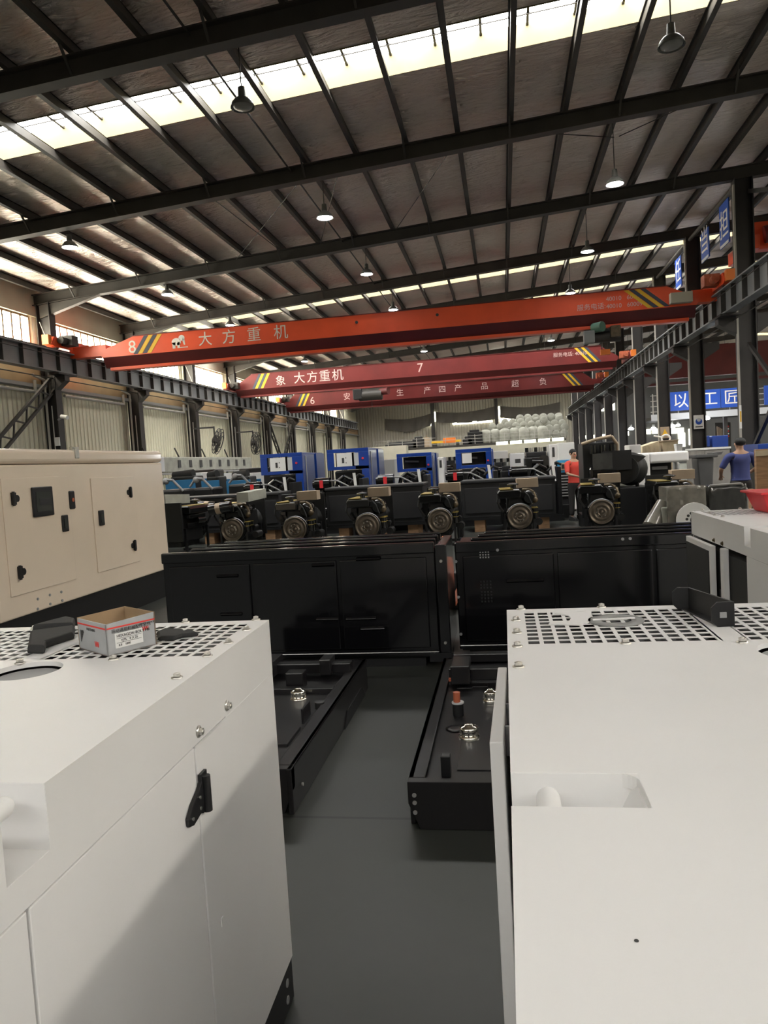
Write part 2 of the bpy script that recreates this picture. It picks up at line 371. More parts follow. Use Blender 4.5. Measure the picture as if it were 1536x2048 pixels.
# thin conduit beside the purlins and tie rods
single('conduit', MB().tube([(-4.78, 4, zb(-4.78)+.30), (-4.78, 60, zb(-4.78)+.30)], .022), 'steel_dark', 'thin dark conduit carrying the middle lamps, close beside a purlin', 'conduit', (-4.78, 4, 8.9))
for (a, b_), lb in (((PY(410, 420, 18.4), PY(560, 462, 24.1)), 'left'), ((PY(615, 433, 18.6), PY(470, 480, 24.1)), 'left middle'), ((PY(683, 368, 18.4), PY(640, 480, 24.1)), 'middle'), ((PY(915, 320, 18.4), PY(790, 420, 24.0)), 'centre'), ((PY(1018, 298, 18.4), PY(1230, 330, 20)), 'right centre'), ((PY(1240, 322, 20), PY(1440, 232, 18.5)), 'far right')):
    a.z = zb(a.x)+.3; b_.z = zb(b_.x)+.3
    single('tie_rod', MB().cyl(a, b_, .012, n=6), 'steel_dark', 'thin diagonal tie rod between the second and third roof beams, %s one' % lb, 'rod', a, 'roof tie rods')

# ------------------------------------------------------------------ columns
def hcol(mb, X, Y, z0, z1, wx, wy, t=.03):
    mb.box(X-wx/2, X-wx/2+t, Y-wy/2, Y+wy/2, z0, z1).box(X+wx/2-t, X+wx/2, Y-wy/2, Y+wy/2, z0, z1).box(X-wx/2+t, X+wx/2-t, Y-.012, Y+.012, z0, z1)
LC = [24.25+6*k for k in range(9)]
for i, Y in enumerate([18.25]+LC):
    X = -15.5
    t = thing('steel_column', 'dark steel wall column with rail bracket, %s along the left wall' % (ORD[i-1]+' visible' if i else 'hidden nearest one'), 'column', (X, Y, 0), 'steel columns along the left wall')
    c_ = MB(); hcol(c_, X, Y, 0, zb(X)+.05, .5, .36); c_.build('shaft', 'steel_col' if i else 'steel_col', t)
    MB().prism([(X+.25, Y-.15, 5.5), (X+.25, Y-.15, 4.95), (X+.62, Y-.15, 5.25), (X+.62, Y-.15, 5.5)], (0, .3, 0)).box(X+.25, X+.66, Y-.55, Y+.55, 5.44, 5.5).build('bracket', 'steel_col', t)
    MB().tube([(X-.1, Y-.24, 0), (X-.1, Y-.24, 5.3), (X-.1, Y-.9, 5.42)], .045).tube([(X+.08, Y-.22, 0), (X+.08, Y-.22, 4.4)], .02).build('drain_pipe', 'pipe', t)
    MB().tube([(X-.1, Y-.22, 7.3), (X+.25, Y-.22, 6.3)], .015).build('cable', 'pipe', t)
    if i == 1: MB().box(X+.1, X+.28, Y-.26, Y-.22, 3.0, 3.3).build('notice', 'paper', t)
RC = [24.25+6*k for k in range(10)]
rp = ['tall dark steel column, nearest on the right, behind the man in blue', 'tall dark steel column with a blue and white notice, second on the right', 'tall dark steel column with a yellow warning notice, third on the right']
for i, Y in enumerate(RC):
    X = 7.38
    t = thing('steel_column', rp[i] if i < 3 else 'tall dark steel column, %s in the right-hand row' % ORD[i], 'column', (X, Y, 0), 'steel columns in the right-hand row')
    c_ = MB(); hcol(c_, X+.03, Y, 0, zb(X)+.03, .52, .36, .035); c_.build('shaft', 'steel_col', t)
    MB().prism([(X-.23, Y-.18, 5.5), (X-.23, Y-.18, 4.9), (X-.8, Y-.18, 5.25), (X-.8, Y-.18, 5.5)], (0, .36, 0)).box(X-.85, X-.23, Y-.6, Y+.6, 5.44, 5.5).prism([(X+.3, Y-.18, 5.5), (X+.3, Y-.18, 4.9), (X+.85, Y-.18, 5.25), (X+.85, Y-.18, 5.5)], (0, .36, 0)).build('bracket', 'steel_col', t)
    MB().box(X-.29, X-.235, Y-.2, Y-.14, 0.2, 9.3).build('conduit', 'pipe', t)
    if i == 1:
        MB().box(X-.17, X+.19, Y-.24, Y-.20, 2.30, 2.82).build('notice_board', 'paper', t)
        lg = MB().cyl((X+.01, Y-.245, 2.58), (X+.01, Y-.252, 2.58), .12, n=20); lg.build('notice_emblem', 'banner_blue', t)
        MB().cyl((X+.01, Y-.252, 2.64), (X+.01, Y-.256, 2.64), .07, n=16).build('notice_emblem', 'light_grey', t)
        MB().box(X-.12, X+.14, Y-.252, Y-.245, 2.36, 2.40).build('notice_line', 'ink', t)
    if i == 2:
        MB().box(X-.2, X+.2, Y-.24, Y-.20, 2.1, 2.62).build('notice_board', 'card', t)
        MB().prism([(X-.13, Y-.245, 2.25), (X+.13, Y-.245, 2.25), (X, Y-.245, 2.52)], (0, -.005, 0)).build('warning_triangle', 'yellow', t)
    if i == 0:
        MB().box(X-.30, X-.24, Y-.24, Y-.2, 2.1, 2.8).build('notice_strip', 'paper', t)
        MB().box(X-.29, X-.25, Y-.246, Y-.24, 2.3, 2.62).build('notice_band', 'yellow', t)
# crane runway beams
def runway(X, y0, y1, side, label):
    t = thing('crane_rail_beam', label, 'beam', (X, y0, 5.54))
    MB().box(X-.012, X+.012, y0, y1, 5.56, 6.24).build('web', 'rail_grey', t)
    MB().box(X-.16, X+.16, y0, y1, 5.52, 5.56).build('lower_flange', 'rail_grey', t)
    MB().box(X-.18, X+.18, y0, y1, 6.22, 6.26).build('upper_flange', 'rail_grey', t)
    MB().box(X-.035, X+.035, y0, y1, 6.26, 6.34).build('rail', 'steel_dark', t)
    s0 = None; y = y0+.25
    OFF[0] = Vector((X, y0, 5.54)); s0 = MB().box(X-.15, X+.15, y0, y0+.025, 5.56, 6.22).build('stiffener', 'steel_dark', t)
    k = 1
    while y0+k*1.0 < y1 and k < 66:
        c = s0.copy(); COL.objects.link(c); c.parent = t; c.location = (0, k*1.0, 0); k += 1
    MB().tube([(X-side*.2, y0, 5.35), (X-side*.2, y1, 5.35)], .02).tube([(X+side*.22, y0, 6.05), (X+side*.22, y1, 6.05)], .012).build('cable', 'steel_dark', t)
runway(-15.1, 15.0, 78, 1, 'grey riveted crane runway beam along the left wall below the windows')
runway(6.8, 12.0, 78, -1, 'grey crane runway beam carried by the right-hand columns')
# pipes + ledge rail on left wall
for i, Y in enumerate(BAYS[:8]):
    a = Y+.9
    single('wall_pipe', MB().tube([(-15.6, a, 4.85), (-15.6, Y+5.2, 4.85), (-15.6, Y+5.2, 5.25)], .055), 'pipe', 'pale horizontal pipe on the left wall, in the %s bay between columns' % ORD[i], 'pipe', (-15.6, a, 4.8), 'pipes under the runway beam')
# lattice braces
def lattice(p, q, label):
    p, q = Vector(p), Vector(q); d = (q-p).normalized(); n_ = Vector((0, -d.z, d.y)); wd = .42
    t = thing('lattice_brace', label, 'brace', p)
    MB().bar(p+n_*wd/2, q+n_*wd/2, .09).bar(p-n_*wd/2, q-n_*wd/2, .09).build('chord', 'steel_dark', t)
    z = MB(); L_ = (q-p).length; k = int(L_/.42)
    for i in range(k):
        a = p+d*(L_*i/k); b_ = p+d*(L_*(i+1)/k); s_ = 1 if i % 2 else -1; z.bar(a+n_*s_*wd/2, b_-n_*s_*wd/2, .045)
    z.build('lacing', 'steel_dark', t)
lattice((-15.4, 24.2, 5.2), (-15.4, 20.2, 2.3), 'dark lattice brace sloping down left from the nearest left column')
lattice((-15.4, 48.5, 4.9), (-15.4, 51.1, 2.2), 'lattice brace sloping down right beside the blue generator, near leg of the vee')
lattice((-15.4, 54.0, 4.9), (-15.4, 51.3, 2.2), 'lattice brace sloping down left, far leg of the vee')
# CCTV on first column
t = thing('security_camera', 'small white security camera on the nearest left column', 'camera', (-15.15, 24.0, 3.95))
MB().bar((-15.2, 24, 3.9), (-15.0, 23.9, 3.95), .05).build('arm', 'grey', t); MB().cyl((-15.0, 23.9, 4.0), (-14.72, 23.8, 3.93), .07).build('housing', 'paper', t)
# wall fans
def fan(Y, label, ax):
    X = -14.55
    t = thing('wall_fan', label, 'fan', (X, Y, 3.4), 'industrial wall fans')
    MB().bar((-15.25, Y-.9, 4.05), (X, Y, 4.1), .08).bar((X, Y, 4.15), (X, Y, 3.4), .06).build('arm', 'steel_dark', t)
    ax = Vector(ax).normalized(); c = Vector((X+.08, Y, 3.4))
    MB().cyl(c-ax*.2, c+ax*.12, .14).build('motor', 'steel_dark', t)
    cg = MB(); a_ = ax.orthogonal().normalized(); b2 = ax.cross(a_)
    for r, h in ((.66, 0), (.66, .16), (.5, -.06), (.5, .22), (.3, .25), (.3, -.1)):
        pts = [c+ax*h+(a_*math.cos(2*PI*i/20)+b2*math.sin(2*PI*i/20))*r for i in range(21)]
        cg.tube(pts, .02, n=5)
    for i in range(16):
        e = a_*math.cos(2*PI*i/16)+b2*math.sin(2*PI*i/16)
        cg.cyl(c+ax*.25, c+e*.66+ax*.08, .01, n=4, cap=False); cg.cyl(c-ax*.1, c+e*.66+ax*.02, .01, n=4, cap=False)
    cg.build('cage', 'steel_dark', t)
    for k in range(3):
        e = a_*math.cos(2*PI*k/3)+b2*math.sin(2*PI*k/3); e2 = ax.cross(e)
        MB().prism([c+e*.12-e2*.06+ax*.05, c+e*.58-e2*.2+ax*.03, c+e*.6+e2*.14+ax*.1, c+e*.12+e2*.06+ax*.1], ax*.01).build('blade', 'charcoal', t)
fan(36.6, 'black caged wall fan on the left wall, nearer of the two', (.97, .12, -.30)); fan(42.6, 'black caged wall fan on the left wall, farther of the two', (.97, -.02, -.10))

# longitudinal struts at the right columns top
for k in range(4):
    Y = 24.25+6*k; X = 7.3
    single('eave_strut', MB().cyl((X, Y+.2, 9.38), (X, Y+5.8, 9.38), .07), 'steel_dark', 'round steel strut joining the tops of right-hand columns, %s span' % ORD[k], 'strut', (X, Y, 9.4), 'struts between the right column heads')
single('cross_brace', MB().bar((7.38, 23.95, 4.6), (7.38, 18.3, 1.0), .1), 'steel_col', 'steel diagonal brace falling right from the nearest right column', 'brace', (7.38, 18.3, 1.0))
single('cross_brace', MB().bar((7.38, 24.0, 1.35), (7.38, 18.3, 5.2), .1), 'steel_col', 'steel diagonal brace rising right from the foot of the nearest right column', 'brace', (7.38, 24.0, 1.3))
single('knee_brace', MB().bar((7.6, 24.2, 9.1), (8.6, 22.0, 8.4), .12), 'steel_col', 'short knee brace at the head of the nearest right column', 'brace', (7.5, 24.2, 9.0))

# hanging signs on the right row
def hsign(p, char, label, wd=1.0, h=1.35):
    X, Y, Z = p
    t = thing('hanging_sign', label, 'sign', p)
    MB().box(X-.015, X+.015, Y, Y+wd, Z, Z+h).build('panel', 'banner_blue', t)
    MB().box(X-.025, X-.015, Y+.06, Y+wd-.06, Z, Z+.09).build('lower_band', 'light_grey', t)
    writing('lettering', char, .95, (X-.02, Y+wd-.03, Z+.34), 'letter', t, xd=(0, -1, 0), depth=.008)
    MB().cyl((X, Y+.1, Z+h), (X, Y+.1, 9.33), .01, n=5).cyl((X, Y+wd-.1, Z+h), (X, Y+wd-.1, 9.33), .01, n=5).build('hanger', 'steel_dark', t)
hsign((7.3, 25.2, 7.95), '担', 'blue hanging sign with one white character, nearest to the right column')
hsign((7.3, 27.5, 8.1), '当', 'dim blue hanging sign seen edge-on, second behind the nearest one', 1.0, 1.0)
hsign((7.3, 31.5, 8.0), '任', 'pale hanging sign farthest along the right row', 1.0, 1.2)

# ------------------------------------------------------------------ lamps
def lamp(X, Y, lit, label, zt=None):
    t = thing('pendant_lamp', label, 'lamp', (X, Y, 7.9), 'high-bay pendant lamps, lit' if lit else 'high-bay pendant lamps, unlit')
    MB().cyl((X, Y, 8.25), (X, Y, zt or zb(X)+.35), .012, n=5).build('cable', 'steel_dark', t)
    MB().cyl((X, Y, 8.02), (X, Y, 8.26), .075, .06).build('housing', 'lamp_dark', t)
    MB().lathe([(.07, .14), (.13, .11), (.19, .04), (.21, -.03), (.205, -.03), (.18, .03), (.1, .09)], (X, Y, 7.95), n=20).build('shade', 'lamp_off' if lit else 'lamp_dark', t)
    MB().lathe([(.0, -.055), (.10, -.05), (.17, -.02), (.18, .02), (.12, .06), (0, .09)], (X, Y, 7.95), n=16).build('bulb', 'lamp_white' if lit else 'lamp_off', t)
cols3 = [(-11.1, 'left'), (-4.12, 'middle'), (2.92, 'right')]
for r in range(10):
    Y = 12.75+6*r-(.15 if r > 1 else 0)
    for X, nm in cols3:
        if r == 0 and nm == 'left': continue
        lamp(X, Y, r > 0, ('unlit dark pendant lamp near the skylight, %s one' % nm) if r == 0 else 'lit round pendant lamp in the %s file, %s row back' % (nm, ORD[r-1]))
# ================================================================== CRANES
def crane(Y, label, zt, zf, zbm, rd, chars, num, xs, ph=False, xl0=-13.9, xl1=-12.6, xr1=5.3, xr0=6.25, hoist=None, hoist_label=None, letter='letter'):
    t = thing('bridge_crane', label, 'crane', (-15.1, Y, 6.34), 'red bridge cranes')
    yf = Y-.28
    g = MB()
    g.prism([(xl0, yf, zf+.12), (xl0+.1, yf, zf), (xr0-.1, yf, zf), (xr0, yf, zf+.12), (xr0, yf, zf+.22), (xr1, yf, zt), (xl1, yf, zt), (xl0, yf, zf+.22)], (0, .56, 0))
    g.build('girder', rd, t)
    MB().box(xl1-.1, xr1+.1, yf-.03, yf+.59, zt, zt+.025).build('top_plate', 'crane_under', t)
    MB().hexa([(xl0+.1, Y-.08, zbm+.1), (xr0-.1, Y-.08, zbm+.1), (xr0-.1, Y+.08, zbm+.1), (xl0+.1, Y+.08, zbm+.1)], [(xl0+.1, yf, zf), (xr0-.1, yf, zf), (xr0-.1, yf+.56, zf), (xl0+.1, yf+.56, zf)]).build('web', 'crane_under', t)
    MB().box(xl0+.3, xr0-.3, Y-.17, Y+.17, zbm, zbm+.1).build('lower_flange', rd, t)
    for X, sg in ((-15.1, -1), (6.8, 1)):
        e = MB().box(X-.14, X+.14, Y-1.3, Y+1.3, 6.38, 6.72); e.prism([(X-.14, Y-1.3, 6.38), (X-.14, Y-1.5, 6.45), (X-.14, Y-1.3, 6.72)], (.28, 0, 0))
        ec = e.build('end_carriage', rd, t, bevel=.01)
        for ya in (Y-1.62, Y+1.33): MB().box(X-.12, X+.12, ya, ya+.2, 6.42, 6.74).build('buffer', 'orange', ec)
        MB().box(min(X, xl0+.2 if sg < 0 else xr0-.2), max(X, xl0+.2 if sg < 0 else xr0-.2), Y-.2, Y+.2, zf+.08, 6.5).build('saddle', rd, t)
        MB().box(X-sg*.1, X-sg*.55, Y-.9, Y-.5, 6.45, 6.8).cyl((X-sg*.3, Y-1.2, 6.6), (X-sg*.3, Y-.7, 6.6), .12).build('travel_motor', 'steel_dark' if sg < 0 else 'primer', t)
        for yy in (Y-1.0, Y+1.0): MB().cyl((X-.06, yy, 6.47), (X+.06, yy, 6.47), .13).build('wheel', 'steel_dark', t)
    yt = yf-.006
    # slanted warning stripes at both ends
    for cx, sg in ((xl1+.20, 1), (xr1-.95, -1)):
        for k in range(4):
            a = cx+k*.17; dx = .22*sg if sg > 0 else -.36; zz0, zz1 = zf+.03, zt-.01
            MB().prism([(a-dx, yt, zz0), (a-dx+.155, yt, zz0), (a+dx+.155, yt, zz1), (a+dx, yt, zz1)], (0, -.004, 0)).build('warning_stripe', ('stripe_black', 'yellow')[k % 2] if sg > 0 else ('yellow', 'stripe_black')[k % 2], t)
    sz = (zt-zf)*.86 if len(chars) < 6 else (zt-zf)*.62
    xs = [PY(v, 700, yf).x for v in xs]; num = [(a, PY(b, 700, yf).x, d, e) for a, b, d, e in num]
    for c, x in zip(chars, xs): writing('lettering', c, sz*.92, (x, yt, zf+.5*(zt-zf)-sz*.32), letter, t, align='CENTER', depth=.006)
    for c, x, s_, dz in num: writing('number', c, s_, (x, yt, zf+dz), letter, t, align='CENTER', depth=.006)
    return t
c8 = crane(25.1, 'bright red bridge crane nearest the camera, marked 8, with white lettering', 6.68, 6.03, 5.58, 'crane_red', '大方重机', [('8', 265, .62, .08)], [412, 460, 510, 564], True)
OFF[0] = Vector((-15.1, 25.1, 6.34)); yt = 25.1-.286
# elephant emblem
em = MB()
def disc(cx, cz, rx, rz, n=18): em.prism([(cx+rx*math.cos(2*PI*i/n), yt, cz+rz*math.sin(2*PI*i/n)) for i in range(n)], (0, -.005, 0))
ex, ez = PY(356, 690, 24.82).x, 6.33
disc(ex-.05, ez+.02, .17, .13); disc(ex+.15, ez+.14, .11, .10); em.prism([(ex-.2, yt, ez-.2), (ex-.1, yt, ez-.2), (ex-.08, yt, ez), (ex-.2, yt, ez)], (0, -.005, 0)).prism([(ex-.02, yt, ez-.2), (ex+.06, yt, ez-.2), (ex+.08, yt, ez), (ex-.02, yt, ez)], (0, -.005, 0))
em.prism([(ex+.18, yt, ez+.14), (ex+.25, yt, ez+.08), (ex+.27, yt, ez-.1), (ex+.22, yt, ez-.1), (ex+.18, yt, ez+.02)], (0, -.005, 0)).prism([(ex+.05, yt, ez-.17), (ex+.36, yt, ez-.17), (ex+.36, yt, ez-.2), (ex+.05, yt, ez-.2)], (0, -.005, 0))
em.build('elephant_emblem', 'letter', c8)
writing('lettering', '服务电话:', .21, (2.55, yt, 6.18), 'letter_dim', c8, depth=.006)
for i, s_ in enumerate(('40010   60008', '40010   60009')): writing('lettering', s_, .19, (3.45, yt, 6.39-.23*i), 'letter_dim', c8, depth=.006)
MB().box(5.35, 6.0, yt-.25, yt, 6.1, 6.42).build('control_box', 'plaster', c8, bevel=.01)
for x in (-4.6, -1.9): MB().cyl((x, yt, 6.45), (x, yt-.01, 6.45), .05).build('port', 'ink', c8)
t = thing('electric_hoist', 'green and grey electric hoist hanging under the right end of crane 8', 'hoist', (3.2, 25.1, 5.58))
MB().cyl((3.05, 24.95, 5.6), (3.3, 24.7, 5.6), .16, n=20).build('motor', 'green', t); MB().cyl((2.9, 25.1, 5.32), (3.9, 25.1, 5.32), .17, n=20).build('drum', 'steel_dark', t)
MB().box(2.72, 3.05, 24.7, 25.0, 5.12, 5.5).build('control_box', 'rail_grey', t, bevel=.01); MB().box(3.55, 3.85, 24.7, 25.0, 5.25, 5.6).build('limit_switch', 'bronze', t, bevel=.01)
MB().tube([(3.3, 25.1, 5.15), (3.3, 25.1, 4.9)], .012).tube([(3.5, 25.1, 5.15), (3.5, 25.1, 4.9)], .012).build('rope', 'steel_dark', t); MB().box(3.25, 3.55, 25.02, 25.18, 4.75, 4.92).build('hook_block', 'orange', t)
MB().box(2.75, 3.85, 24.98, 25.22, 5.5, 5.56).build('trolley', 'steel_dark', t)
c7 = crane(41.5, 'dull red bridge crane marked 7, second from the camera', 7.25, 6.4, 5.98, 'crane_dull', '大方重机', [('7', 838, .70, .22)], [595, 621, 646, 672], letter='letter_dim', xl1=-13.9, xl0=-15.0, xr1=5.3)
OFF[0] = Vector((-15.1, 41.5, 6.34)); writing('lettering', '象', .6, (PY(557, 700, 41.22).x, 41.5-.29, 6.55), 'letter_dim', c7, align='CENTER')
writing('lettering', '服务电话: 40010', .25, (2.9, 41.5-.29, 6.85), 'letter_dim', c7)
t = thing('electric_hoist', 'black electric hoist hanging under the middle of crane 7', 'hoist', (-6.9, 41.5, 5.98))
MB().cyl((-7.8, 41.5, 5.6), (-6.5, 41.5, 5.6), .3, n=20).build('drum', 'steel_dark', t); MB().box(-8.1, -7.6, 41.2, 41.8, 5.4, 5.95).build('control_box', 'black', t, bevel=.02); MB().cyl((-6.6, 41.5, 5.75), (-6.1, 41.3, 5.75), .2).build('motor', 'crane_under', t)
MB().box(-8, -6.2, 41.35, 41.65, 5.85, 5.95).build('trolley', 'steel_dark', t); MB().tube([(-7.1, 41.5, 5.35), (-7.1, 41.5, 4.9)], .015).build('rope', 'steel_dark', t)
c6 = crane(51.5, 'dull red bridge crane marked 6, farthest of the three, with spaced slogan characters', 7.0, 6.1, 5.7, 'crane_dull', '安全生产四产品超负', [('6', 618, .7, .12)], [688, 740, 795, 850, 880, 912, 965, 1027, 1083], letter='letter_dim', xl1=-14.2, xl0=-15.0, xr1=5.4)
# crane in the next bay
t = thing('bridge_crane', 'red crane end seen at the right edge beyond the nearest right column', 'crane', (8.0, 27.5, 7.6))
MB().box(8.45, 20, 27.2, 27.7, 8.1, 9.0).build('girder', 'crane_red', t, bevel=.02); MB().box(8.2, 8.5, 26.2, 28.6, 7.9, 8.35).build('end_carriage', 'crane_red', t, bevel=.02)
MB().cyl((8.9, 27.0, 8.5), (9.6, 26.9, 8.6), .28, n=20).build('motor', 'crane_dull', t)
t = thing('bridge_crane', 'brownish red crane girder crossing the next bay behind the right columns', 'crane', (7.9, 50, 6.3))
MB().box(7.9, 26, 49.7, 50.2, 6.0, 7.9).build('girder', 'crane_dull', t); MB().box(7.9, 26, 49.6, 50.3, 5.6, 5.75).build('lower_flange', 'crane_under', t)

# ================================================================== NEXT BAY, MEZZANINE
t = thing('mezzanine_deck', 'raised walkway deck with railings across the next bay on the right', 'walkway', (8.2, 44, 3.3))
MB().box(8.3, 30, 44, 48, 3.25, 3.42).build('deck', 'steel_dark', t); MB().box(8.3, 30, 43.9, 44.0, 3.2, 3.55).build('edge_beam', 'light_grey', t)
for k in range(4): MB().cyl((8.3, 44, 3.7+.3*k), (24, 44, 3.7+.3*k), .02, n=6).build('rail', 'pipe', t)
for k in range(12): MB().box(8.4+1.35*k, 8.45+1.35*k, 43.98, 44.03, 3.5, 4.7).build('post', 'pipe', t)
for k in range(6): MB().box(9+3.2*k, 9.2+3.2*k, 44.2, 44.4, 0, 3.25).build('leg', 'steel_col', t)
bn = [(9.32, '以', 'first'), (10.85, '工', 'second'), (12.0, '匠', 'third'), (14.25, '心', 'fourth'), (15.6, '造', 'fifth')]
for x, c, od in bn:
    t = thing('banner_panel', 'blue slogan panel on the walkway railing, %s from the left' % od, 'banner', (x, 43.9, 3.7), 'blue slogan panels on the railing')
    MB().box(x, x+1.12, 43.86, 43.985, 3.68, 4.72).build('panel', 'banner_blue', t)
    writing('lettering', c, .86, (x+.56, 43.855, 3.92), 'letter', t, align='CENTER', depth=.01)
for i, (px, py, Y) in enumerate(((1344, 853, 46), (1307, 858, 53), (1410, 837, 42), (1406, 848, 52), (1403, 865, 60), (1356, 851, 60), (1262, 858, 56), (1454, 832, 60), (1245, 862, 64))):
    p = PY(px, py, Y); lm = ['nearest the warning notice', 'just left of the third column', 'large one under the 匠 banner', 'just below the large one', 'low one beside the blue cabinet', 'above the bright doorway', 'between the fourth and fifth columns', 'at the right of the nearest column', 'small one farthest left'][i]
    t = thing('pendant_lamp', 'round lit lamp in the next bay, %s' % lm, 'lamp', p, 'lamps of the next bay')
    rr = .26 if i == 2 else .2
    MB().lathe([(0, -.08), (rr*.8, -.06), (rr, 0), (rr*.6, .1), (0, .14)], p, n=16).build('bulb', 'lamp_white', t); MB().cyl(p+Vector((0, 0, .1)), p+Vector((0, 0, .3)), .08).build('housing', 'lamp_dark', t)
    MB().cyl(p+Vector((0, 0, .3)), Vector((p.x, p.y, 3.25 if 44 <= Y <= 48 else zb(p.x)+.38)), .01, n=5).build('cable', 'steel_dark', t)
# bright doorway & windows at far end
def far_win(n, x0, x1, z0, z1, Y=81.9, m='win_far'):
    OFF[0] = Vector((0, 0, 0)); tag(MB().box(x0, x1, Y-.05, Y, z0, z1).build('window_%d' % n, m), kind='structure')
for i, (a, b, c, d) in enumerate(((1338, 1368, 857, 866), (1356, 1371, 866, 893), (1287, 1302, 859, 868), (1304, 1317, 858, 867), (1377, 1381, 858, 890), (1252, 1258, 863, 871), (1201, 1211, 803, 822), (1183, 1190, 808, 823), (1224, 1230, 805, 820), (1203, 1211, 869, 876), (1187, 1193, 870, 876), (1170, 1175, 871, 877), (1157, 1161, 873, 878))):
    p, q = PY(a, c, 81.85), PY(b, d, 81.85); far_win(40+i, p.x, q.x, q.z, p.z)
# items in the next bay
p = PY(1352, 893, 34)
t = thing('wooden_crate', 'pale wooden crate with a sloping lid standing beyond the white generator cover', 'crate', (p.x-1.1, 34, 0))
x0 = PY(1285, 890, 34).x; x1 = PY(1318, 890, 34).x; x2 = PY(1356, 890, 34).x; zt1 = PY(1318, 882, 34).z; zt0 = PY(1285, 893, 34).z
MB().prism([(x0, 34, 0), (x1, 34, 0), (x1, 34, zt1), (x0, 34, zt0)], (0, 1.6, 0)).build('crate_body', 'pale_wood', t)
for k in range(5): MB().box(x0+.02+(x1-x0)*k/4-.04, x0+.06+(x1-x0)*k/4, 33.96, 34, .1, zt0).build('batten', 'pale_wood', t)
t = thing('wooden_crate', 'square pale crate beside the sloping one, behind the third column', 'crate', (x1+.15, 34, 0))
MB().box(x1+.15, x2, 34, 35.4, 0, PY(1340, 882, 34).z).build('crate_body', 'pale_wood', t, bevel=.02); MB().box(x1+.1, x2+.05, 33.9, 35.5, PY(1340, 882, 34).z, PY(1340, 880, 34).z).build('lid', 'card', t)
t = thing('cable_reel', 'white hose coil lying on top of the pale crates', 'hose', (x2-.5, 34.4, 2.0))
c = Vector((x2-.45, 34.2, PY(1347, 877, 34).z+.02)); m_ = MB()
pts = [c+Vector((math.cos(2*PI*i/20)*.18, 0, math.sin(2*PI*i/20)*.16)) for i in range(21)]; m_.tube(pts, .04); m_.tube([c+Vector((-.2, 0, .08)), c+Vector((-.5, 0, .15))], .03); m_.build('coil', 'paper', t)
TY = 31.6; p0, p1 = PY(1352, 888, TY), PY(1366, 902, TY)
single('plastic_tub', MB().hexa([(p0.x+.03, TY, p1.z), (p1.x-.03, TY, p1.z), (p1.x-.03, TY+.4, p1.z), (p0.x+.03, TY+.4, p1.z)], [(p0.x, TY-.05, p0.z), (p1.x, TY-.05, p0.z), (p1.x, TY+.45, p0.z), (p0.x, TY+.45, p0.z)]), 'light_grey', 'small pale blue plastic tub beside the second right column', 'tub', (p0.x, TY, p1.z), bevel=.01)
single('work_table', MB().box(p0.x-.3, p1.x+.9, TY-.4, TY+1, p1.z-.06, p1.z).box(p0.x-.2, p0.x-.1, TY-.3, TY-.2, 0, p1.z-.06).box(p1.x+.7, p1.x+.8, TY-.3, TY-.2, 0, p1.z-.06).box(p0.x-.2, p0.x-.1, TY+.8, TY+.9, 0, p1.z-.06).box(p1.x+.7, p1.x+.8, TY+.8, TY+.9, 0, p1.z-.06), 'pipe', 'grey work table carrying the pale blue tub in the next bay', 'table', (p0.x, TY, 0))
# vehicles / blue machines under the walkway
for i, (a, b, lb) in enumerate(((1424, 1457, 'blue generator with round black fans seen beyond the grey bin'), (1408, 1420, 'small part of a blue machine beside the second right column'), (1516, 1536, 'dark blue machine at the right edge behind the plywood stack'))):
    Y = 40 if i < 2 else 22
    p, q = PY(a, 872 if i < 2 else 888, Y), PY(b, 893 if i < 2 else 925, Y)
    t = thing('blue_generator', lb, 'generator', (p.x, Y, 0))
    if i == 2: q.x = p.x+1.6
    MB().box(p.x, q.x, Y, Y+1.8, q.z, p.z).build('canopy', 'blue', t, bevel=.02); MB().box(p.x+.05, q.x-.05, Y+.05, Y+1.7, 0, q.z).build('base', 'black', t)
    for k in range(2 if i == 0 else 1):
        cx = p.x+(q.x-p.x)*(.28+.44*k) if i == 0 else (p.x+q.x)/2
        MB().cyl((cx, Y-.03, q.z-.25), (cx, Y+.02, q.z-.25), .22, n=18).build('fan', 'rubber', t)
# red/white display figures board behind
p, q = PY(1447, 852, 46), PY(1462, 872, 46)
t = thing('display_board', 'dark board with pale upright strips under the walkway', 'board', (p.x, 46, q.z-.5))
MB().box(PY(1430, 850, 46).x, q.x, 46, 46.1, 0, p.z+.2).build('board', 'steel_dark', t)
for k in range(4): xx = PY(1433+3*k, 850, 46).x; MB().box(xx, xx+.06, 45.95, 46, q.z, p.z-.05*k).build('strip', 'card', t)
for k in range(5): MB().box(p.x, p.x+.28, 45.95, 46, p.z-.14*k-.08, p.z-.14*k).build('marking', ('red_ink', 'paper')[k % 2], t)

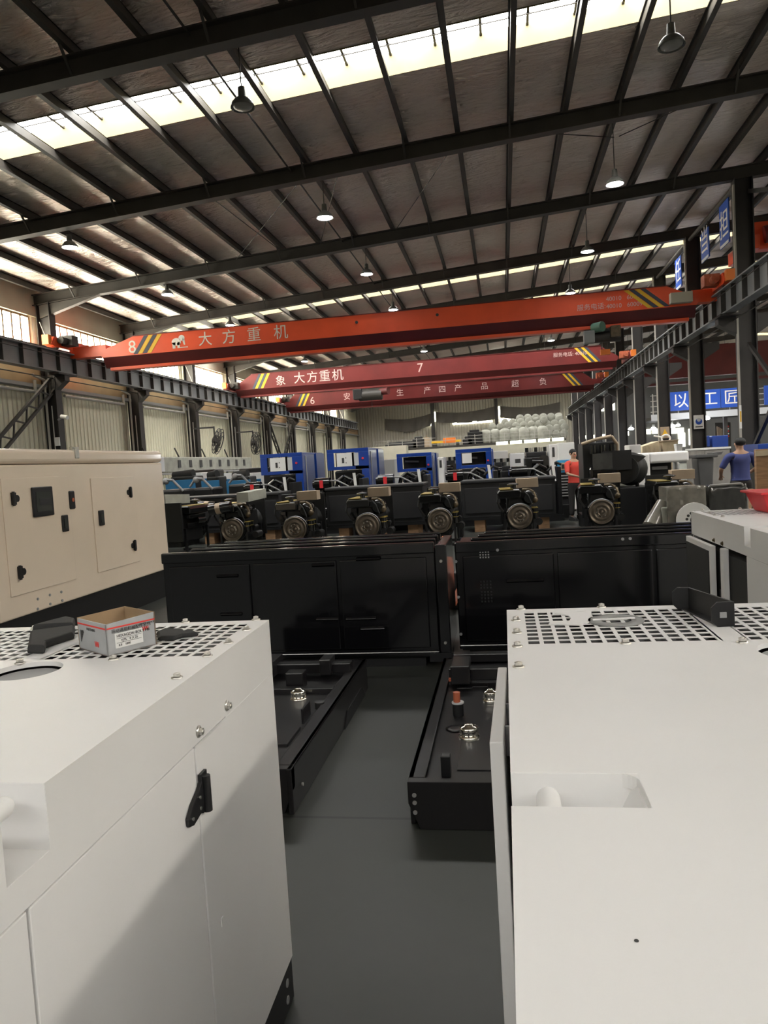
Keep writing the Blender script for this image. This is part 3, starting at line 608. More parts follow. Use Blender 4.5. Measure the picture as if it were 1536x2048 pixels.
# ================================================================== BACK OF THE HALL
t = thing('storage_mezzanine', 'long storage platform across the back of the hall', 'platform', (-7, 72, 3.2))
z0 = 2.95
MB().box(-12.5, 5.9, 72, 80, z0, z0+.18).build('deck', 'steel_dark', t); MB().box(-12.5, 5.9, 72.0, 72.1, z0-.9, z0-.02).box(-12.5, 5.9, 72.1, 80, .0, .01).build('fascia', 'plaster', t)
for k in range(10): MB().box(-12.4+2*k, -12.25+2*k, 72.1, 72.25, 0, z0).build('leg', 'steel_col', t)
for k in range(3): MB().cyl((-12.4, 72, z0+.4+.3*k), (5.8, 72, z0+.4+.3*k), .02, n=5).build('rail', 'pipe', t)
for k in range(14): MB().box(-12.4+1.4*k, -12.35+1.4*k, 71.98, 72.03, z0+.18, z0+1.1).build('post', 'pipe', t)
for i in range(5):
    p, q = PY(992+28*i, 883-2*i, 71.9), PY(992+28*i+24, 889-2*i, 71.9)
    OFF[0] = Vector((0, 0, 0)); tag(MB().box(p.x, q.x, 71.93, 71.97, p.z-.34, p.z-.05).build('window_%d' % (60+i), 'win_far'), kind='structure')
# tarps hung on the back wall
for i, (a, b, ya, yb, za, zb_) in enumerate(((770, 868, 838, 825, 862, 852), (872, 992, 824, 812, 845, 838), (1000, 1120, 812, 804, 838, 832))):
    n = 24; m_ = MB(); vs = []
    for j in range(7):
        for k in range(n+1):
            u = k/n; v = j/6; top = ya+(yb-ya)*u+6*math.sin(PI*u); bot = za+(zb_-za)*u-(3 if i != 1 else 0)*math.cos(6*u); sag = 4*math.sin(PI*u)*v
            p = PY(a+(b-a)*u, top+(bot-top)*v+sag, 81.75); p.y += .14*math.sin(18*u+3*v)+.08*math.sin(41*u); vs.append(p)
    m_.add(vs+[p+Vector((0, .02, 0)) for p in vs], [(j*(n+1)+k, j*(n+1)+k+1, (j+1)*(n+1)+k+1, (j+1)*(n+1)+k) for j in range(6) for k in range(n)]+[(7*(n+1)+j*(n+1)+k, 7*(n+1)+(j+1)*(n+1)+k, 7*(n+1)+(j+1)*(n+1)+k+1, 7*(n+1)+j*(n+1)+k+1) for j in range(6) for k in range(n)], True)
    single('hanging_tarpaulin', m_, 'tarp', ['grey tarpaulin sagging over the back windows, left one', 'grey tarpaulin sagging over the back windows, middle one', 'grey tarpaulin over the back windows, right one above the sacks'][i], 'tarpaulin', PY(a, za, 81.2), 'tarpaulins on the back wall')
OFF[0] = Vector((0, 0, 0))
for i, (x, ya, yb) in enumerate(((867, 824, 843), (996, 813, 838))):
    p, q = PY(x, ya, 81.9), PY(x+5, yb, 81.9); far_win(70+i, p.x, q.x, q.z, p.z)
# bright slits above and under the tarps
for i, (a, b, ya, yb) in enumerate(((1000, 1118, 843, 832), (905, 985, 848, 842), (840, 868, 853, 847))):
    p, q = PY(a, ya, 81.9), PY(b, yb, 81.9); zm = (p.z+q.z)/2; far_win(74+i, p.x, q.x, zm-.12, zm+.12, m='win_glass' if i == 0 else 'win_far')
for i, x in enumerate((866, 994)):
    p = PY(x, 850, 81.4); single('wall_post', MB().box(p.x-.18, p.x+.18, 81.3, 81.6, 0, 9), 'steel_col', 'dark steel post against the back wall, %s' % ('left of the middle tarpaulin' if i == 0 else 'right of the middle tarpaulin'), 'post', (p.x, 81.3, 0))
# sacks and barrels on the platform
t0 = thing('bulk_sack', 'x', 'sack', (0, 0, 0)); MB().lathe([(.0, 0), (.42, .0), (.5, .15), (.5, .75), (.42, .95), (.22, 1.05), (0, 1.06)], (0, 0, 0), n=14).build('bag', 'sack', t0); t0.scale = (1.1, 1.1, 1.3); MB().lathe([(.18, 1.0), (.13, 1.12), (.2, 1.2)], (0, 0, 0), n=10).build('neck', 'sack', t0)
first = True
for i in range(7):
    lb = 'upright white bulk sack on the platform, %s from the left' % ORD[i]
    loc = (PY(972+19*i, 880, 74).x, 74+.2*(i % 2), z0+.18)
    if first: t0.location = loc; t0['label'] = lb; t0['group'] = 'upright bulk sacks on the platform'; first = False
    else: again(t0, loc, lb)
t1 = thing('white_roll', 'x', 'roll', (0, 0, 0)); MB().cyl((0, 0, 0), (0, 1.2, 0), .4, n=14).build('roll', 'sack', t1); MB().lathe([(.12, 0), (.38, -.02), (.4, 0)], (0, 0, 0), ax=(0, 1, 0), n=14).build('end_cover', 'sack', t1)
first = True; rng = random.Random(3)
for r, (a, b, yy) in enumerate(((1035, 1135, 872), (990, 1135, 863), (985, 1130, 854), (1010, 1130, 845), (1040, 1128, 837))):
    k = 0; x = a
    while x < b:
        p = PY(x, yy-(x-a)*.06+rng.uniform(-1, 1), 75.6+.1*r); p.y += rng.uniform(-.1, .1)
        lb = 'white roll on the back platform, %s row, %s from the left' % (['bottom', 'second', 'third', 'fourth', 'top'][r], ORD[k])
        if first: t1.location = p; t1['label'] = lb; t1['group'] = 'white rolls piled on the platform'; first = False
        else: again(t1, p, lb)
        x += 15.5; k += 1
t = thing('hoist_beam', 'orange-yellow hoist beam lying on the back platform', 'hoist', PY(865, 882, 72.6))
p, q = PY(863, 882, 72.6), PY(922, 877, 72.6)
MB().box(p.x, q.x, 72.5, 72.8, z0+.5, z0+.75).build('beam', 'yellow', t); MB().box((p.x+q.x)/2-.3, (p.x+q.x)/2+.9, 72.4, 72.9, z0+.45, z0+.95).build('trolley', 'orange', t, bevel=.03); MB().box(p.x+.2, p.x+.5, 72.5, 72.8, z0+.18, z0+.5).box(q.x-.5, q.x-.2, 72.5, 72.8, z0+.18, z0+.5).build('support', 'steel_dark', t)
for i, (a, b, y, h_, m_) in enumerate(((770, 835, 884, .5, 'black'), (825, 850, 880, .9, 'charcoal'), (848, 858, 878, 1.0, 'card'), (935, 965, 872, 1.2, 'black'), (925, 945, 876, .6, 'charcoal'))):
    p, q = PY(a, y, 73.5), PY(b, y, 73.5)
    single('stored_bundle', MB().box(p.x, q.x, 73.4, 75, z0+.18, z0+.18+h_).box(p.x+.2, q.x-.3, 73.6, 74.6, z0+.18+h_, z0+.4+h_), m_, ['long low black bundle at the left of the back platform', 'grey rack of parts left of the brown carton on the platform', 'brown carton beside the yellow hoist beam', 'black heap beside the upright sacks', 'dark low heap right of the yellow beam'][i], 'bundle', (p.x, 73.4, z0+.18), bevel=.05)
# hall-side details far left: low duct cabinet along the wall
t = thing('duct_cabinet', 'long cream duct cabinet with a row of dark openings along the left wall', 'cabinet', (-14.2, 28, 1.86))
MB().box(-15.2, -14.2, 27.5, 41.0, 1.9, 2.55).build('casing', 'sack', t, bevel=.02); MB().box(-15.2, -14.15, 25.0, 29.8, 1.92, 2.55).build('end_casing', 'light_grey', t, bevel=.02)
for k in range(8): y = 31.2+1.2*k; MB().box(-14.19, -14.17, y, y+.28, 2.08, 2.42).build('opening', 'ink', t)
MB().box(-15.2, -14.1, 25, 41.2, 1.80, 1.87).build('shelf', 'grey', t)
for k in range(9): MB().box(-14.3, -14.2, 25.2+2*k, 25.3+2*k, 0, 1.8).build('leg', 'grey', t)
for k in range(4): MB().bar((-14.3, 28.6+3*k, 2.55), (-14.3, 28.2+3*k, 2.95), .05).build('hook', 'steel_dark', t)

# ================================================================== PEOPLE
def skin_mesh(name, js, edges, m, parent, lv=2):
    me = bpy.data.meshes.new(name); off = OFF[0]; names = list(js)
    me.from_pydata([tuple(Vector(js[k][0])) for k in names], [(names.index(a), names.index(b)) for a, b in edges], [])
    o = bpy.data.objects.new(name, me); COL.objects.link(o)
    md = o.modifiers.new('skin', 'SKIN'); md.use_smooth_shade = True
    for i, k in enumerate(names):
        r = js[k][1]; r = (r, r) if not isinstance(r, tuple) else r
        me.skin_vertices[0].data[i].radius = r
    me.skin_vertices[0].data[0].use_root = True
    sb = o.modifiers.new('sub', 'SUBSURF'); sb.levels = sb.render_levels = lv
    me.materials.append(M[m]); o.parent = parent; return o
def person(label, loc, rz, shirt, trousers, pose):
    t = thing('person', label, 'person', loc, rz=rz); H = pose
    J = {'pelvis': ((0, 0, .95), (.15, .10)), 'waist': ((0, 0, 1.10), (.13, .09)), 'chest': ((0, .01, 1.32), (.165, .11)), 'collar': ((0, 0, 1.45), (.10, .07)), 'neck': ((0, .0, 1.52), .055), 'jaw': ((0, .02, 1.58), (.065, .075)), 'skull': ((0, .0, 1.67), (.078, .092)), 'crown': ((0, -.01, 1.73), (.05, .06)), 'nose': ((0, .105, 1.63), .012)}
    E = [('pelvis', 'waist'), ('waist', 'chest'), ('chest', 'collar'), ('collar', 'neck'), ('neck', 'jaw'), ('jaw', 'skull'), ('skull', 'crown'), ('skull', 'nose')]
    for s, n in ((-1, 'L'), (1, 'R')):
        el, wr = H[n]
        sh = Vector((s*.19, 0, 1.42)); el = Vector(el); wr = Vector(wr); d = (wr-el).normalized(); side = d.cross(Vector((0, 0, 1))).normalized() if abs(d.z) < .9 else Vector((0, 1, 0))
        J['sh'+n] = (sh, .055); J['el'+n] = (el, .040); J['wr'+n] = (wr, .026); pm = wr+d*.06; J['palm'+n] = (pm, (.032, .018))
        E += [('collar', 'sh'+n), ('sh'+n, 'el'+n), ('el'+n, 'wr'+n), ('wr'+n, 'palm'+n)]
        for k in range(4):
            base = pm+side*(.026-.0175*k)+d*.03; J['f%d%s' % (k, n)] = (base, .009); tip = base+d*(.06 if k in (1, 2) else .048)+Vector((0, 0, -.012)); J['t%d%s' % (k, n)] = (tip, .007)
            E += [('palm'+n, 'f%d%s' % (k, n)), ('f%d%s' % (k, n), 't%d%s' % (k, n))]
        J['th'+n] = (wr+d*.03+side*.04, .010); J['tt'+n] = (wr+d*.07+side*.055, .008); E += [('wr'+n, 'th'+n), ('th'+n, 'tt'+n)]
        J['hip'+n] = ((s*.09, 0, .88), .085); J['kn'+n] = ((s*.10, .02, .49), .058); J['an'+n] = ((s*.11, 0, .08), .038); J['toe'+n] = ((s*.12, .16, .035), .035)
        E += [('pelvis', 'hip'+n), ('hip'+n, 'kn'+n), ('kn'+n, 'an'+n), ('an'+n, 'toe'+n)]
    body = skin_mesh('body', J, E, 'skin', t)
    S = {k: (J[k][0], tuple(x*1.14+.012 for x in (J[k][1] if isinstance(J[k][1], tuple) else (J[k][1],)*2))) for k in ('waist', 'chest', 'shL', 'shR', 'pelvis')}
    S['hem'] = ((0, 0, .90), (.178, .13)); S['collar'] = ((0, 0, 1.44), (.105, .08)); S['nk'] = ((0, 0, 1.485), (.068, .062)); se = [('waist', 'pelvis'), ('pelvis', 'hem'), ('waist', 'chest'), ('chest', 'collar'), ('collar', 'nk')]
    for n in 'LR':
        a, b = Vector(J['sh'+n][0]), Vector(J['el'+n][0]); S['cuff'+n] = (a+(b-a)*.95, .058); S['mid'+n] = (a+(b-a)*.5, .062); se += [('collar', 'sh'+n), ('sh'+n, 'mid'+n), ('mid'+n, 'cuff'+n)]
    skin_mesh('shirt', S, se, shirt, t)
    T = {'w': ((0, 0, 1.0), (.165, .115)), 'p': ((0, 0, .93), (.17, .12))}; te = [('w', 'p')]
    for n, s in (('L', -1), ('R', 1)):
        T['h'+n] = ((s*.095, 0, .82), .10); T['k'+n] = (J['kn'+n][0], .075); T['a'+n] = ((s*.11, 0, .10), .062); te += [('p', 'h'+n), ('h'+n, 'k'+n), ('k'+n, 'a'+n)]
    skin_mesh('trousers', T, te, trousers, t)
    OFF[0] = Vector((0, 0, 0))
    for s in (-1, 1): MB().hexa([(s*.115-.05, -.08, 0), (s*.115+.05, -.08, 0), (s*.12+.05, .22, 0), (s*.12-.05, .22, 0)], [(s*.115-.045, -.07, .13), (s*.115+.045, -.07, .13), (s*.12+.04, .20, .06), (s*.12-.04, .20, .06)]).build('shoe', 'rubber', t, bevel=.015)
    hr = MB(); hr.ball((0, -.018, 1.685), .088, .100, .085); hr.build('hair', 'hair', t)
    for s in (-1, 1): MB().ball((s*.028, .088, 1.655), .012, .008, .008, 8, 6).build('eye', 'ink', t); MB().ball((s*.082, .0, 1.64), .012, .022, .03, 8, 6).build('ear', 'skin', t)
    MB().ball((0, .092, 1.595), .024, .008, .006, 8, 6).build('mouth', 'red_ink', t)
    return t
p = PY(1480, 905, 15.6)
per = person('person in dark blue work shirt, back to the camera, by the nearest right column', (p.x, 15.6, 0), 0.15, 'shirt_blue', 'trousers', {'L': ((-.30, .05, 1.16), (-.22, .26, 1.02)), 'R': ((.30, .05, 1.16), (.22, .26, 1.02))})
per.scale = (1.18, 1.12, 1.0)
p = PY(1146, 905, 19.0)
person('person in a bright red shirt bending over work beside the tall black engine', (p.x, 19.0, 0), PI+.5, 'shirt_red', 'trousers', {'L': ((-.27, .12, 1.16), (-.10, .36, 1.10)), 'R': ((.27, .12, 1.16), (.10, .36, 1.08))})
p = PX(357, 955, -11.5)
person('dark-haired person in blue working behind the light blue machines at far left', (p.x, p.y, 0), -1.2, 'steel_blue', 'trousers', {'L': ((-.27, .14, 1.16), (-.12, .42, 1.14)), 'R': ((.27, .14, 1.16), (.12, .42, 1.12))})
# ================================================================== ENGINES WITH FLYWHEELS
def make_engine(name, label, box_kind='flat', barrel=False):
    t = thing(name, label, 'engine', (0, 0, 0), 'diesel engines in the row behind the black canopies')
    B = MB
    fw = B().lathe([(.0, -.015), (.03, -.015), (.035, .0), (.055, .0), (.06, -.02), (.075, -.02), (.08, .0), (.115, .005), (.12, -.01), (.155, -.012), (.165, .004), (.205, .0), (.212, -.018), (.232, -.018), (.238, -.005), (.238, .06), (.0, .06)], (0, -.02, .5), (0, 1, 0), n=40)
    fo = fw.build('flywheel', 'flywheel', t)
    b_ = B()
    for k in range(8): a = 2*PI*k/8; b_.cyl((.09*math.cos(a), -.018, .5+.09*math.sin(a)), (.09*math.cos(a), -.034, .5+.09*math.sin(a)), .011, n=6)
    b_.build('flywheel_bolt', 'zinc', fo)
    B().lathe([(.25, .02), (.27, .04), (.27, .16), (.22, .22), (.0, .22)], (0, 0, .5), (0, 1, 0), n=28).build('flywheel_housing', 'engine', t)
    B().hexa([(-.24, .2, .28), (.24, .2, .28), (.24, 1.05, .28), (-.24, 1.05, .28)], [(-.2, .2, .86), (.2, .2, .86), (.2, 1.05, .86), (-.2, 1.05, .86)]).box(-.17, .17, .25, 1.0, .16, .30).build('cylinder_block', 'engine_dull', t, bevel=.02)
    B().box(-.23, .17, .14, 1.02, .84, .97).build('cylinder_head', 'engine', t, bevel=.02)
    vc = B().prism([(-.40, .06, .86), (.04, .06, .86), (.05, .06, .98), (.01, .06, 1.03), (-.37, .06, 1.03), (-.41, .06, .97)], (0, .9, 0)).build('valve_cover', 'engine', t, bevel=.025, seg=3)
    B().box(-.36, -.1, .05, .95, 1.03, 1.04).build('cover_trim', 'brass', vc); B().box(-.38, .02, .052, .06, 1.0, 1.008).build('cover_glint', 'zinc', vc)  # zinc strip imitates the bright highlight along the cover's front edge
    B().cyl((-.10, .2, 1.03), (-.10, .2, 1.08), .05).lathe([(.05, 0), (.11, .01), (.115, .03), (.06, .045), (.0, .06)], (-.10, .2, 1.10), n=14).cyl((-.10, .2, 1.06), (-.10, .2, 1.11), .03).build('breather_cap', 'engine', t)
    B().ball((.20, .25, .86), .16, .14, .16, 16, 10).cyl((.20, .10, .84), (.20, .5, .88), .1).build('turbocharger', 'engine', t)
    B().tube([(.08, .22, 1.0), (.2, .2, 1.0), (.28, .18, .95), (.32, .17, .84)], .035).ball((.31, .14, .80), .06).build('intake_pipe', 'bronze', t)
    for k in range(2):
        B().cyl((.30, .1+.2*k, .44), (.30, .1+.2*k, .66), .055, n=14).build('oil_filter', 'engine', t); B().cyl((.30, .1+.2*k, .645), (.30, .1+.2*k, .66), .060, n=14).cyl((.30, .1+.2*k, .56), (.30, .1+.2*k, .572), .058, n=14).build('filter_band', 'brass', t)
    B().cyl((.38, .3, .36), (.38, .62, .36), .07).cyl((.36, .3, .52), (.36, .5, .52), .04).build('starter_motor', 'engine_dull', t)
    B().cyl((-.32, .3, .7), (-.32, .6, .7), .08).box(-.36, -.24, .25, .9, .76, .84).box(-.3, -.26, .1, .9, .55, .66).build('fuel_pump', 'engine', t, bevel=.008)
    B().tube([(-.39, .12, .95), (-.42, .1, .8), (-.36, .12, .68), (-.3, .1, .6)], .02).build('hose', 'rubber', t); B().tube([(.1, .1, .98), (.18, .06, .9), (.24, .05, .72)], .012).build('hose', 'rubber', t)
    B().lathe([(.28, .05), (.30, .0), (.05, .02)], (0, 1.08, .62), (0, 1, 0), n=18).box(-.34, .34, 1.16, 1.22, .3, 1.12).build('radiator_fan', 'engine_dull', t)
    for s in (-1, 1):
        for y in (.06, .95): B().box(s*.28-.02, s*.28+.02, y, y+.05, 0, .56).box(s*.20, s*.30, y, y+.05, .5, .56).build('leg', 'black', t)
    B().box(-.34, .34, .04, .12, 0, .05).box(-.34, .34, .92, 1.0, 0, .05).build('stand_base', 'black', t)
    if box_kind == 'flat': B().box(-.02, .40, .34, .62, 1.04, 1.22).build('carton', 'card', t, bevel=.004)
    else: B().hexa([(.12, .05, 1.06), (.36, .09, 1.06), (.50, .85, 1.10), (.26, .81, 1.10)], [(.12, .05, 1.26), (.36, .09, 1.26), (.50, .85, 1.30), (.26, .81, 1.30)]).build('carton', 'sack', t, bevel=.004)
    if barrel:
        B().cyl((-.44, -.06, .94), (.02, -.04, .99), .115, n=20).build('air_filter', 'engine', t); B().cyl((-.29, -.053, .955), (-.19, -.05, .968), .118, n=20).build('filter_label', 'card', t)
    return t
spots = [(465, 1060, 14.66), (590, 1058, 14.17), (735, 1052, 14.06), (880, 1042, 14.44), (1040, 1033, 14.6), (1203, 1024, 14.76)]
el = ['black diesel engine with a round silver-labelled air filter, leftmost one whose flywheel shows', 'black diesel engine with bronze flywheel, second flywheel from the left', 'black diesel engine with bronze flywheel, third flywheel from the left', 'black diesel engine with bronze flywheel above the gap between the black canopies', 'black diesel engine with bronze flywheel, second from the right', 'black diesel engine with bronze flywheel, rightmost in the row']
e1 = make_engine('diesel_engine', el[0], 'cube', True); p = PY(*spots[0]); e1.location = (p.x, p.y, 0)
e2 = make_engine('diesel_engine', el[1]); p = PY(*spots[1]); e2.location = (p.x, p.y, p.z-.5 if p.z > .5 else 0)
for s_, lb, rz in zip(spots[2:], el[2:], (0, 0, .03, -.08)):
    p = PY(*s_); again(e2, (p.x, p.y, 0), lb, rz)
e1.location.z = 0; e2.location.z = 0
again(e1, (PY(312, 1060, 15.9).x-.2, 16.1, 0), 'black diesel engine half hidden behind the beige generator, with a pale carton on top', PI*.96)
again(e1, (PY(388, 1060, 15.9).x+.1, 15.9, 0), 'black diesel engine with pale carton between the beige generator and the leftmost flywheel', PI*.96)
p = PY(1377, 962, 14.2); again(e2, (p.x-.1, 14.6, -.0), 'black diesel engine with carton behind the plastic-wrapped machines at right', .02)

# ---------------- dark grey canopies on wooden blocks
def grey_canopy(x0, x1, Y, ztop, label, split=None):
    t = thing('charcoal_canopy', label, 'generator cover', (x0, Y, .3), 'charcoal generator covers behind the engines')
    MB().box(x0, x1, Y, Y+1.0, .33, ztop-.06).build('housing', 'charcoal', t, bevel=.012)
    MB().box(x0-.02, x1+.02, Y-.03, Y+1.03, ztop-.07, ztop).build('rim', 'charcoal', t, bevel=.02)
    n = max(2, int((x1-x0)/.8)); wd = (x1-x0)/n
    for k in range(n): MB().box(x0+wd*k+.07, x0+wd*(k+1)-.07, Y-.015, Y, .43, ztop-.18).build('side_panel', 'charcoal', t, bevel=.006)
    MB().box(x0, x1, Y-.005, Y+1.0, .27, .33).build('base_rail', 'black', t)
    return t
gc = [(PY(330, 990, 17).x-1, PY(558, 1000, 17).x, 17.0, 1.16, 'long charcoal canopy behind the two leftmost engines'), (PY(650, 970, 16.6).x, PY(846, 970, 16.6).x, 16.6, 1.20, 'charcoal canopy behind the second and third flywheels'),
      (PY(922, 960, 17).x, PY(1110, 960, 17).x, 17.0, 1.18, 'charcoal canopy with ribbed frame behind the engine right of the gap')]
wb = None
for a, b_, Y, z, lb in gc:
    grey_canopy(a, b_, Y, z, lb)
    for k, x in enumerate((a+.25, (a+b_)/2, b_-.4)):
        lbl = 'brown wooden block under the %s, %s' % (lb.split(' behind')[0]+' behind'+lb.split(' behind')[1], ['left end', 'middle', 'right end'][k])
        if wb is None: wb = single('wooden_block', MB().box(0, .24, 0, .9, 0, .27), 'wood', 'x', 'block', (0, 0, 0), 'wooden blocks under the charcoal canopies', bevel=.006)
        c = wb if wb.get('label') == 'x' else again(wb, (0, 0, 0)); c.location = (x, Y+.02, 0); c['label'] = 'brown wooden block, %s of the charcoal canopy %s' % (['left end', 'middle', 'right end'][k], ['by the leftmost engines', 'behind the second flywheel', 'right of the gap'][gc.index((a, b_, Y, z, lb))])

# ---------------- dressed engines of the second row (red label, silver pipe, paper strip)
def dressed_engine(x, Y, z, label, rz=0):
    t = thing('dressed_engine', label, 'engine', (0, 0, 0), 'engines with red filter labels in the second row')
    B = MB
    B().box(-.75, .85, 0, .9, .0, .16).build('skid', 'black', t)
    B().box(-.55, .6, .15, .75, .16, .95).build('block', 'engine_dull', t, bevel=.03)
    B().box(-.45, .5, .1, .7, .95, 1.12).build('cylinder_head', 'engine', t, bevel=.03)
    af = B().cyl((-.40, .05, 1.27), (-.02, .05, 1.27), .15, n=24).cyl((-.46, .05, 1.27), (-.40, .05, 1.27), .10, n=20).build('air_filter', 'engine', t)
    B().box(-.26, -.17, -.112, -.098, 1.17, 1.36).build('red_label', 'red', af)
    B().tube([(-.02, .05, 1.34), (.15, .1, 1.33), (.35, .12, 1.22), (.55, .1, 1.10)], .02).build('charge_pipe', 'grey', t)
    B().tube([(.1, .2, 1.12), (.15, .15, 1.3), (.3, .2, 1.42), (.5, .3, 1.3)], .05).cyl((.3, .3, 1.12), (.3, .3, 1.3), .08).build('turbo_pipe', 'engine', t)
    B().box(.0, .3, -.03, .02, 1.0, 1.1).cyl((-.45, 0, 1.0), (-.2, 0, 1.05), .06).build('wiring_loom', 'rubber', t)
    B().tube([(-.1, .0, 1.14), (.3, -.02, 1.08), (.55, .0, .95)], .02).tube([(.2, 0, 1.2), (.45, -.04, 1.02)], .012).build('fuel_line', 'zinc', t)
    B().hexa([(.62, -.02, 1.0), (.69, -.02, 1.0), (.69, .0, 1.0), (.62, .0, 1.0)], [(.58, -.02, 1.5), (.65, -.02, 1.5), (.65, 0, 1.5), (.58, 0, 1.5)]).build('paper_tag', 'paper', t)
    B().box(.72, .82, 0, .9, .16, 1.35).build('radiator', 'black', t, bevel=.01)
    B().tube([(.5, .1, 1.25), (.72, .12, 1.46), (.85, .12, 1.40)], .03).build('hose', 'rubber', t)
    B().box(-.75, -.58, .1, .7, .16, .8).build('alternator', 'engine', t, bevel=.05)
    B().cyl((-.4, -.02, .6), (.1, -.02, .6), .1).cyl((-.2, -.02, .35), (.3, -.02, .35), .07).build('pump', 'engine', t)
    t.location = (x, Y, z); t.rotation_euler = (0, 0, rz); return t
d0 = dressed_engine(PY(521, 950, 18.2).x, 18.2, 0, 'engine with red filter label in front of the leftmost blue generator, beside light blue machines')
for x, Y, lb in ((660, 18.3, 'engine with red filter label in front of the second blue generator'), (788, 18.3, 'engine with red filter label in front of the third blue generator'), (928, 18.6, 'engine with red filter label in front of the rightmost blue generator')):
    again(d0, (PY(x, 950, Y).x, Y, 0), lb)
p = PY(1025, 955, 18.3); p = PY(1056, 955, 18.9); d5 = again(d0, (p.x, 18.9, 0), 'engine with silver pipes behind the charcoal canopy right of the gap', .1)
for c in list(d5.children):
    for g in list(c.children):
        if g.name.startswith('red_label'): bpy.data.objects.remove(g)
# black skid tops in front
for i, (a, b_, Y) in enumerate(((560, 640, 16.2), (745, 850, 17.8), (858, 920, 16.0))):
    p, q = PY(a, 960, Y), PY(b_, 960, Y)
    single('engine_skid', MB().box(p.x, q.x, Y, Y+.35, .75, 1.12).box(p.x, p.x+.08, Y, Y+.1, 0, .75).box(q.x-.08, q.x, Y, Y+.1, 0, .75).box(p.x, p.x+.08, Y+.25, Y+.35, 0, .75).box(q.x-.08, q.x, Y+.25, Y+.35, 0, .75), 'black', 'black steel trestle table with parts, %s' % ['between first and second blue generators', 'in front of the third blue generator', 'behind the engine above the canopy gap'][i], 'trestle', (p.x, Y, 0), bevel=.01)

# ---------------- blue generators
def blue_gen(x0, x1, Y, zt, zb2, label, card=True, depth=2.2, opened=False):
    t = thing('blue_generator', label, 'generator', (x0, Y, 0), 'blue generator canopies behind the engines')
    w_ = x1-x0; B = MB
    f = B(); f.box(x0, x1, Y, Y+.04, zt-.10, zt).box(x0, x0+.16*w_, Y, Y+.04, zb2, zt-.10).box(x1-.33*w_ if card else x1-.16*w_, x1, Y, Y+.04, zb2, zt-.10).box(x0+.16*w_, x1, Y, Y+.04, zb2, zb2+.09)
    f.box(x1-.18*w_, x1, Y, Y+.04, .25, zb2); fo = f.build('front_panel', 'blue', t, bevel=.008)
    B().box(x0+.02, x1-.02, Y+.04, Y+depth, zt-.05, zt).build('roof', 'blue', t, bevel=.01)
    B().box(x1-.03, x1, Y+.04, Y+.55*depth, .25, zt-.05).build('side_panel', 'blue', t, bevel=.012); B().box(x1-.06, x1+.03, Y+.6*depth, Y+depth, .25, zt-.02).build('side_panel', 'blue', t, bevel=.012)
    B().box(x1-.02, x1+.02, Y+.3, Y+.36, .5, zt-.1).build('chrome_strip', 'zinc', t)
    B().box(x0+.1*w_, x1-.2*w_, Y+.3, Y+depth-.1, .3, zb2-.02).build('engine_block', 'engine_dull', t, bevel=.05)
    B().box(x0+.12, x1-.12, Y+.5, Y+.55, zb2, zt-.1).build('inner_panel', 'steel_dark', t)
    B().box(x0-.02, x1+.02, Y, Y+depth, 0, .25).build('base_tank', 'black', t, bevel=.01)
    if card:
        c = B().box(x0+.23*w_, x0+.60*w_, Y-.006, Y+.0, zb2+.09, zt-.11).build('control_card', 'paper', t)
        cx = x0+.42*w_; cz = (zb2+zt)/2-.03
        B().box(cx-.07, cx-.01, Y-.01, Y-.006, cz-.07, cz+.07).box(cx+.03, cx+.05, Y-.01, Y-.006, cz+.05, cz+.08).box(cx+.03, cx+.05, Y-.01, Y-.006, cz-.08, cz-.05).build('printed_mark', 'ink', c)
        B().box(x0+.65*w_, x0+.76*w_, Y-.006, Y, zb2+.10, zt-.12).build('side_card', 'light_grey', t)
        B().cyl((x1-.14*w_, Y, cz+.03), (x1-.14*w_, Y-.02, cz+.03), .03, n=12).build('stop_button', 'red', t)
    else:
        if opened: B().box(x0+.18*w_, x0+.45*w_, Y-.006, Y+.01, zb2+.15, zt-.12).build('control_card', 'paper', t)
        B().box(x0+.6*w_, x0+.8*w_, Y+.25, Y+.4, zb2+.1, zt-.2).build('control_box', 'charcoal', t); B().tube([(x0+.2*w_, Y+.3, zb2+.3), (x0+.6*w_, Y+.3, zb2+.28)], .03).build('pipe', 'grey', t)
        B().cyl((x1-.10*w_, Y, zt-.35), (x1-.10*w_, Y-.02, zt-.35), .03, n=12).build('stop_button', 'red', t)
    return t
blue_gen(PY(521, 930, 19.5).x, PY(605, 930, 19.5).x, 19.5, PY(560, 907, 19.5).z, PY(560, 949, 19.5).z, 'blue generator with white control card, leftmost of the blue ones', depth=2.4)
blue_gen(PY(655, 930, 19.5).x, PY(738, 930, 19.5).x, 19.5, PY(700, 897, 19.5).z, PY(700, 939, 19.5).z, 'blue generator with white control card, second from the left and tallest', depth=2.4)
blue_gen(PY(794, 930, 21).x, PY(864, 930, 21).x, 21, PY(830, 906, 21).z, PY(830, 943, 21).z, 'open-fronted blue generator without a card, third from the left', card=False, depth=2)
blue_gen(PY(912, 930, 21).x, PY(984, 930, 21).x, 21, PY(950, 897, 21).z, PY(950, 936, 21).z, 'open-fronted blue generator with small white card, rightmost of the blue ones', card=False, depth=2, opened=True)
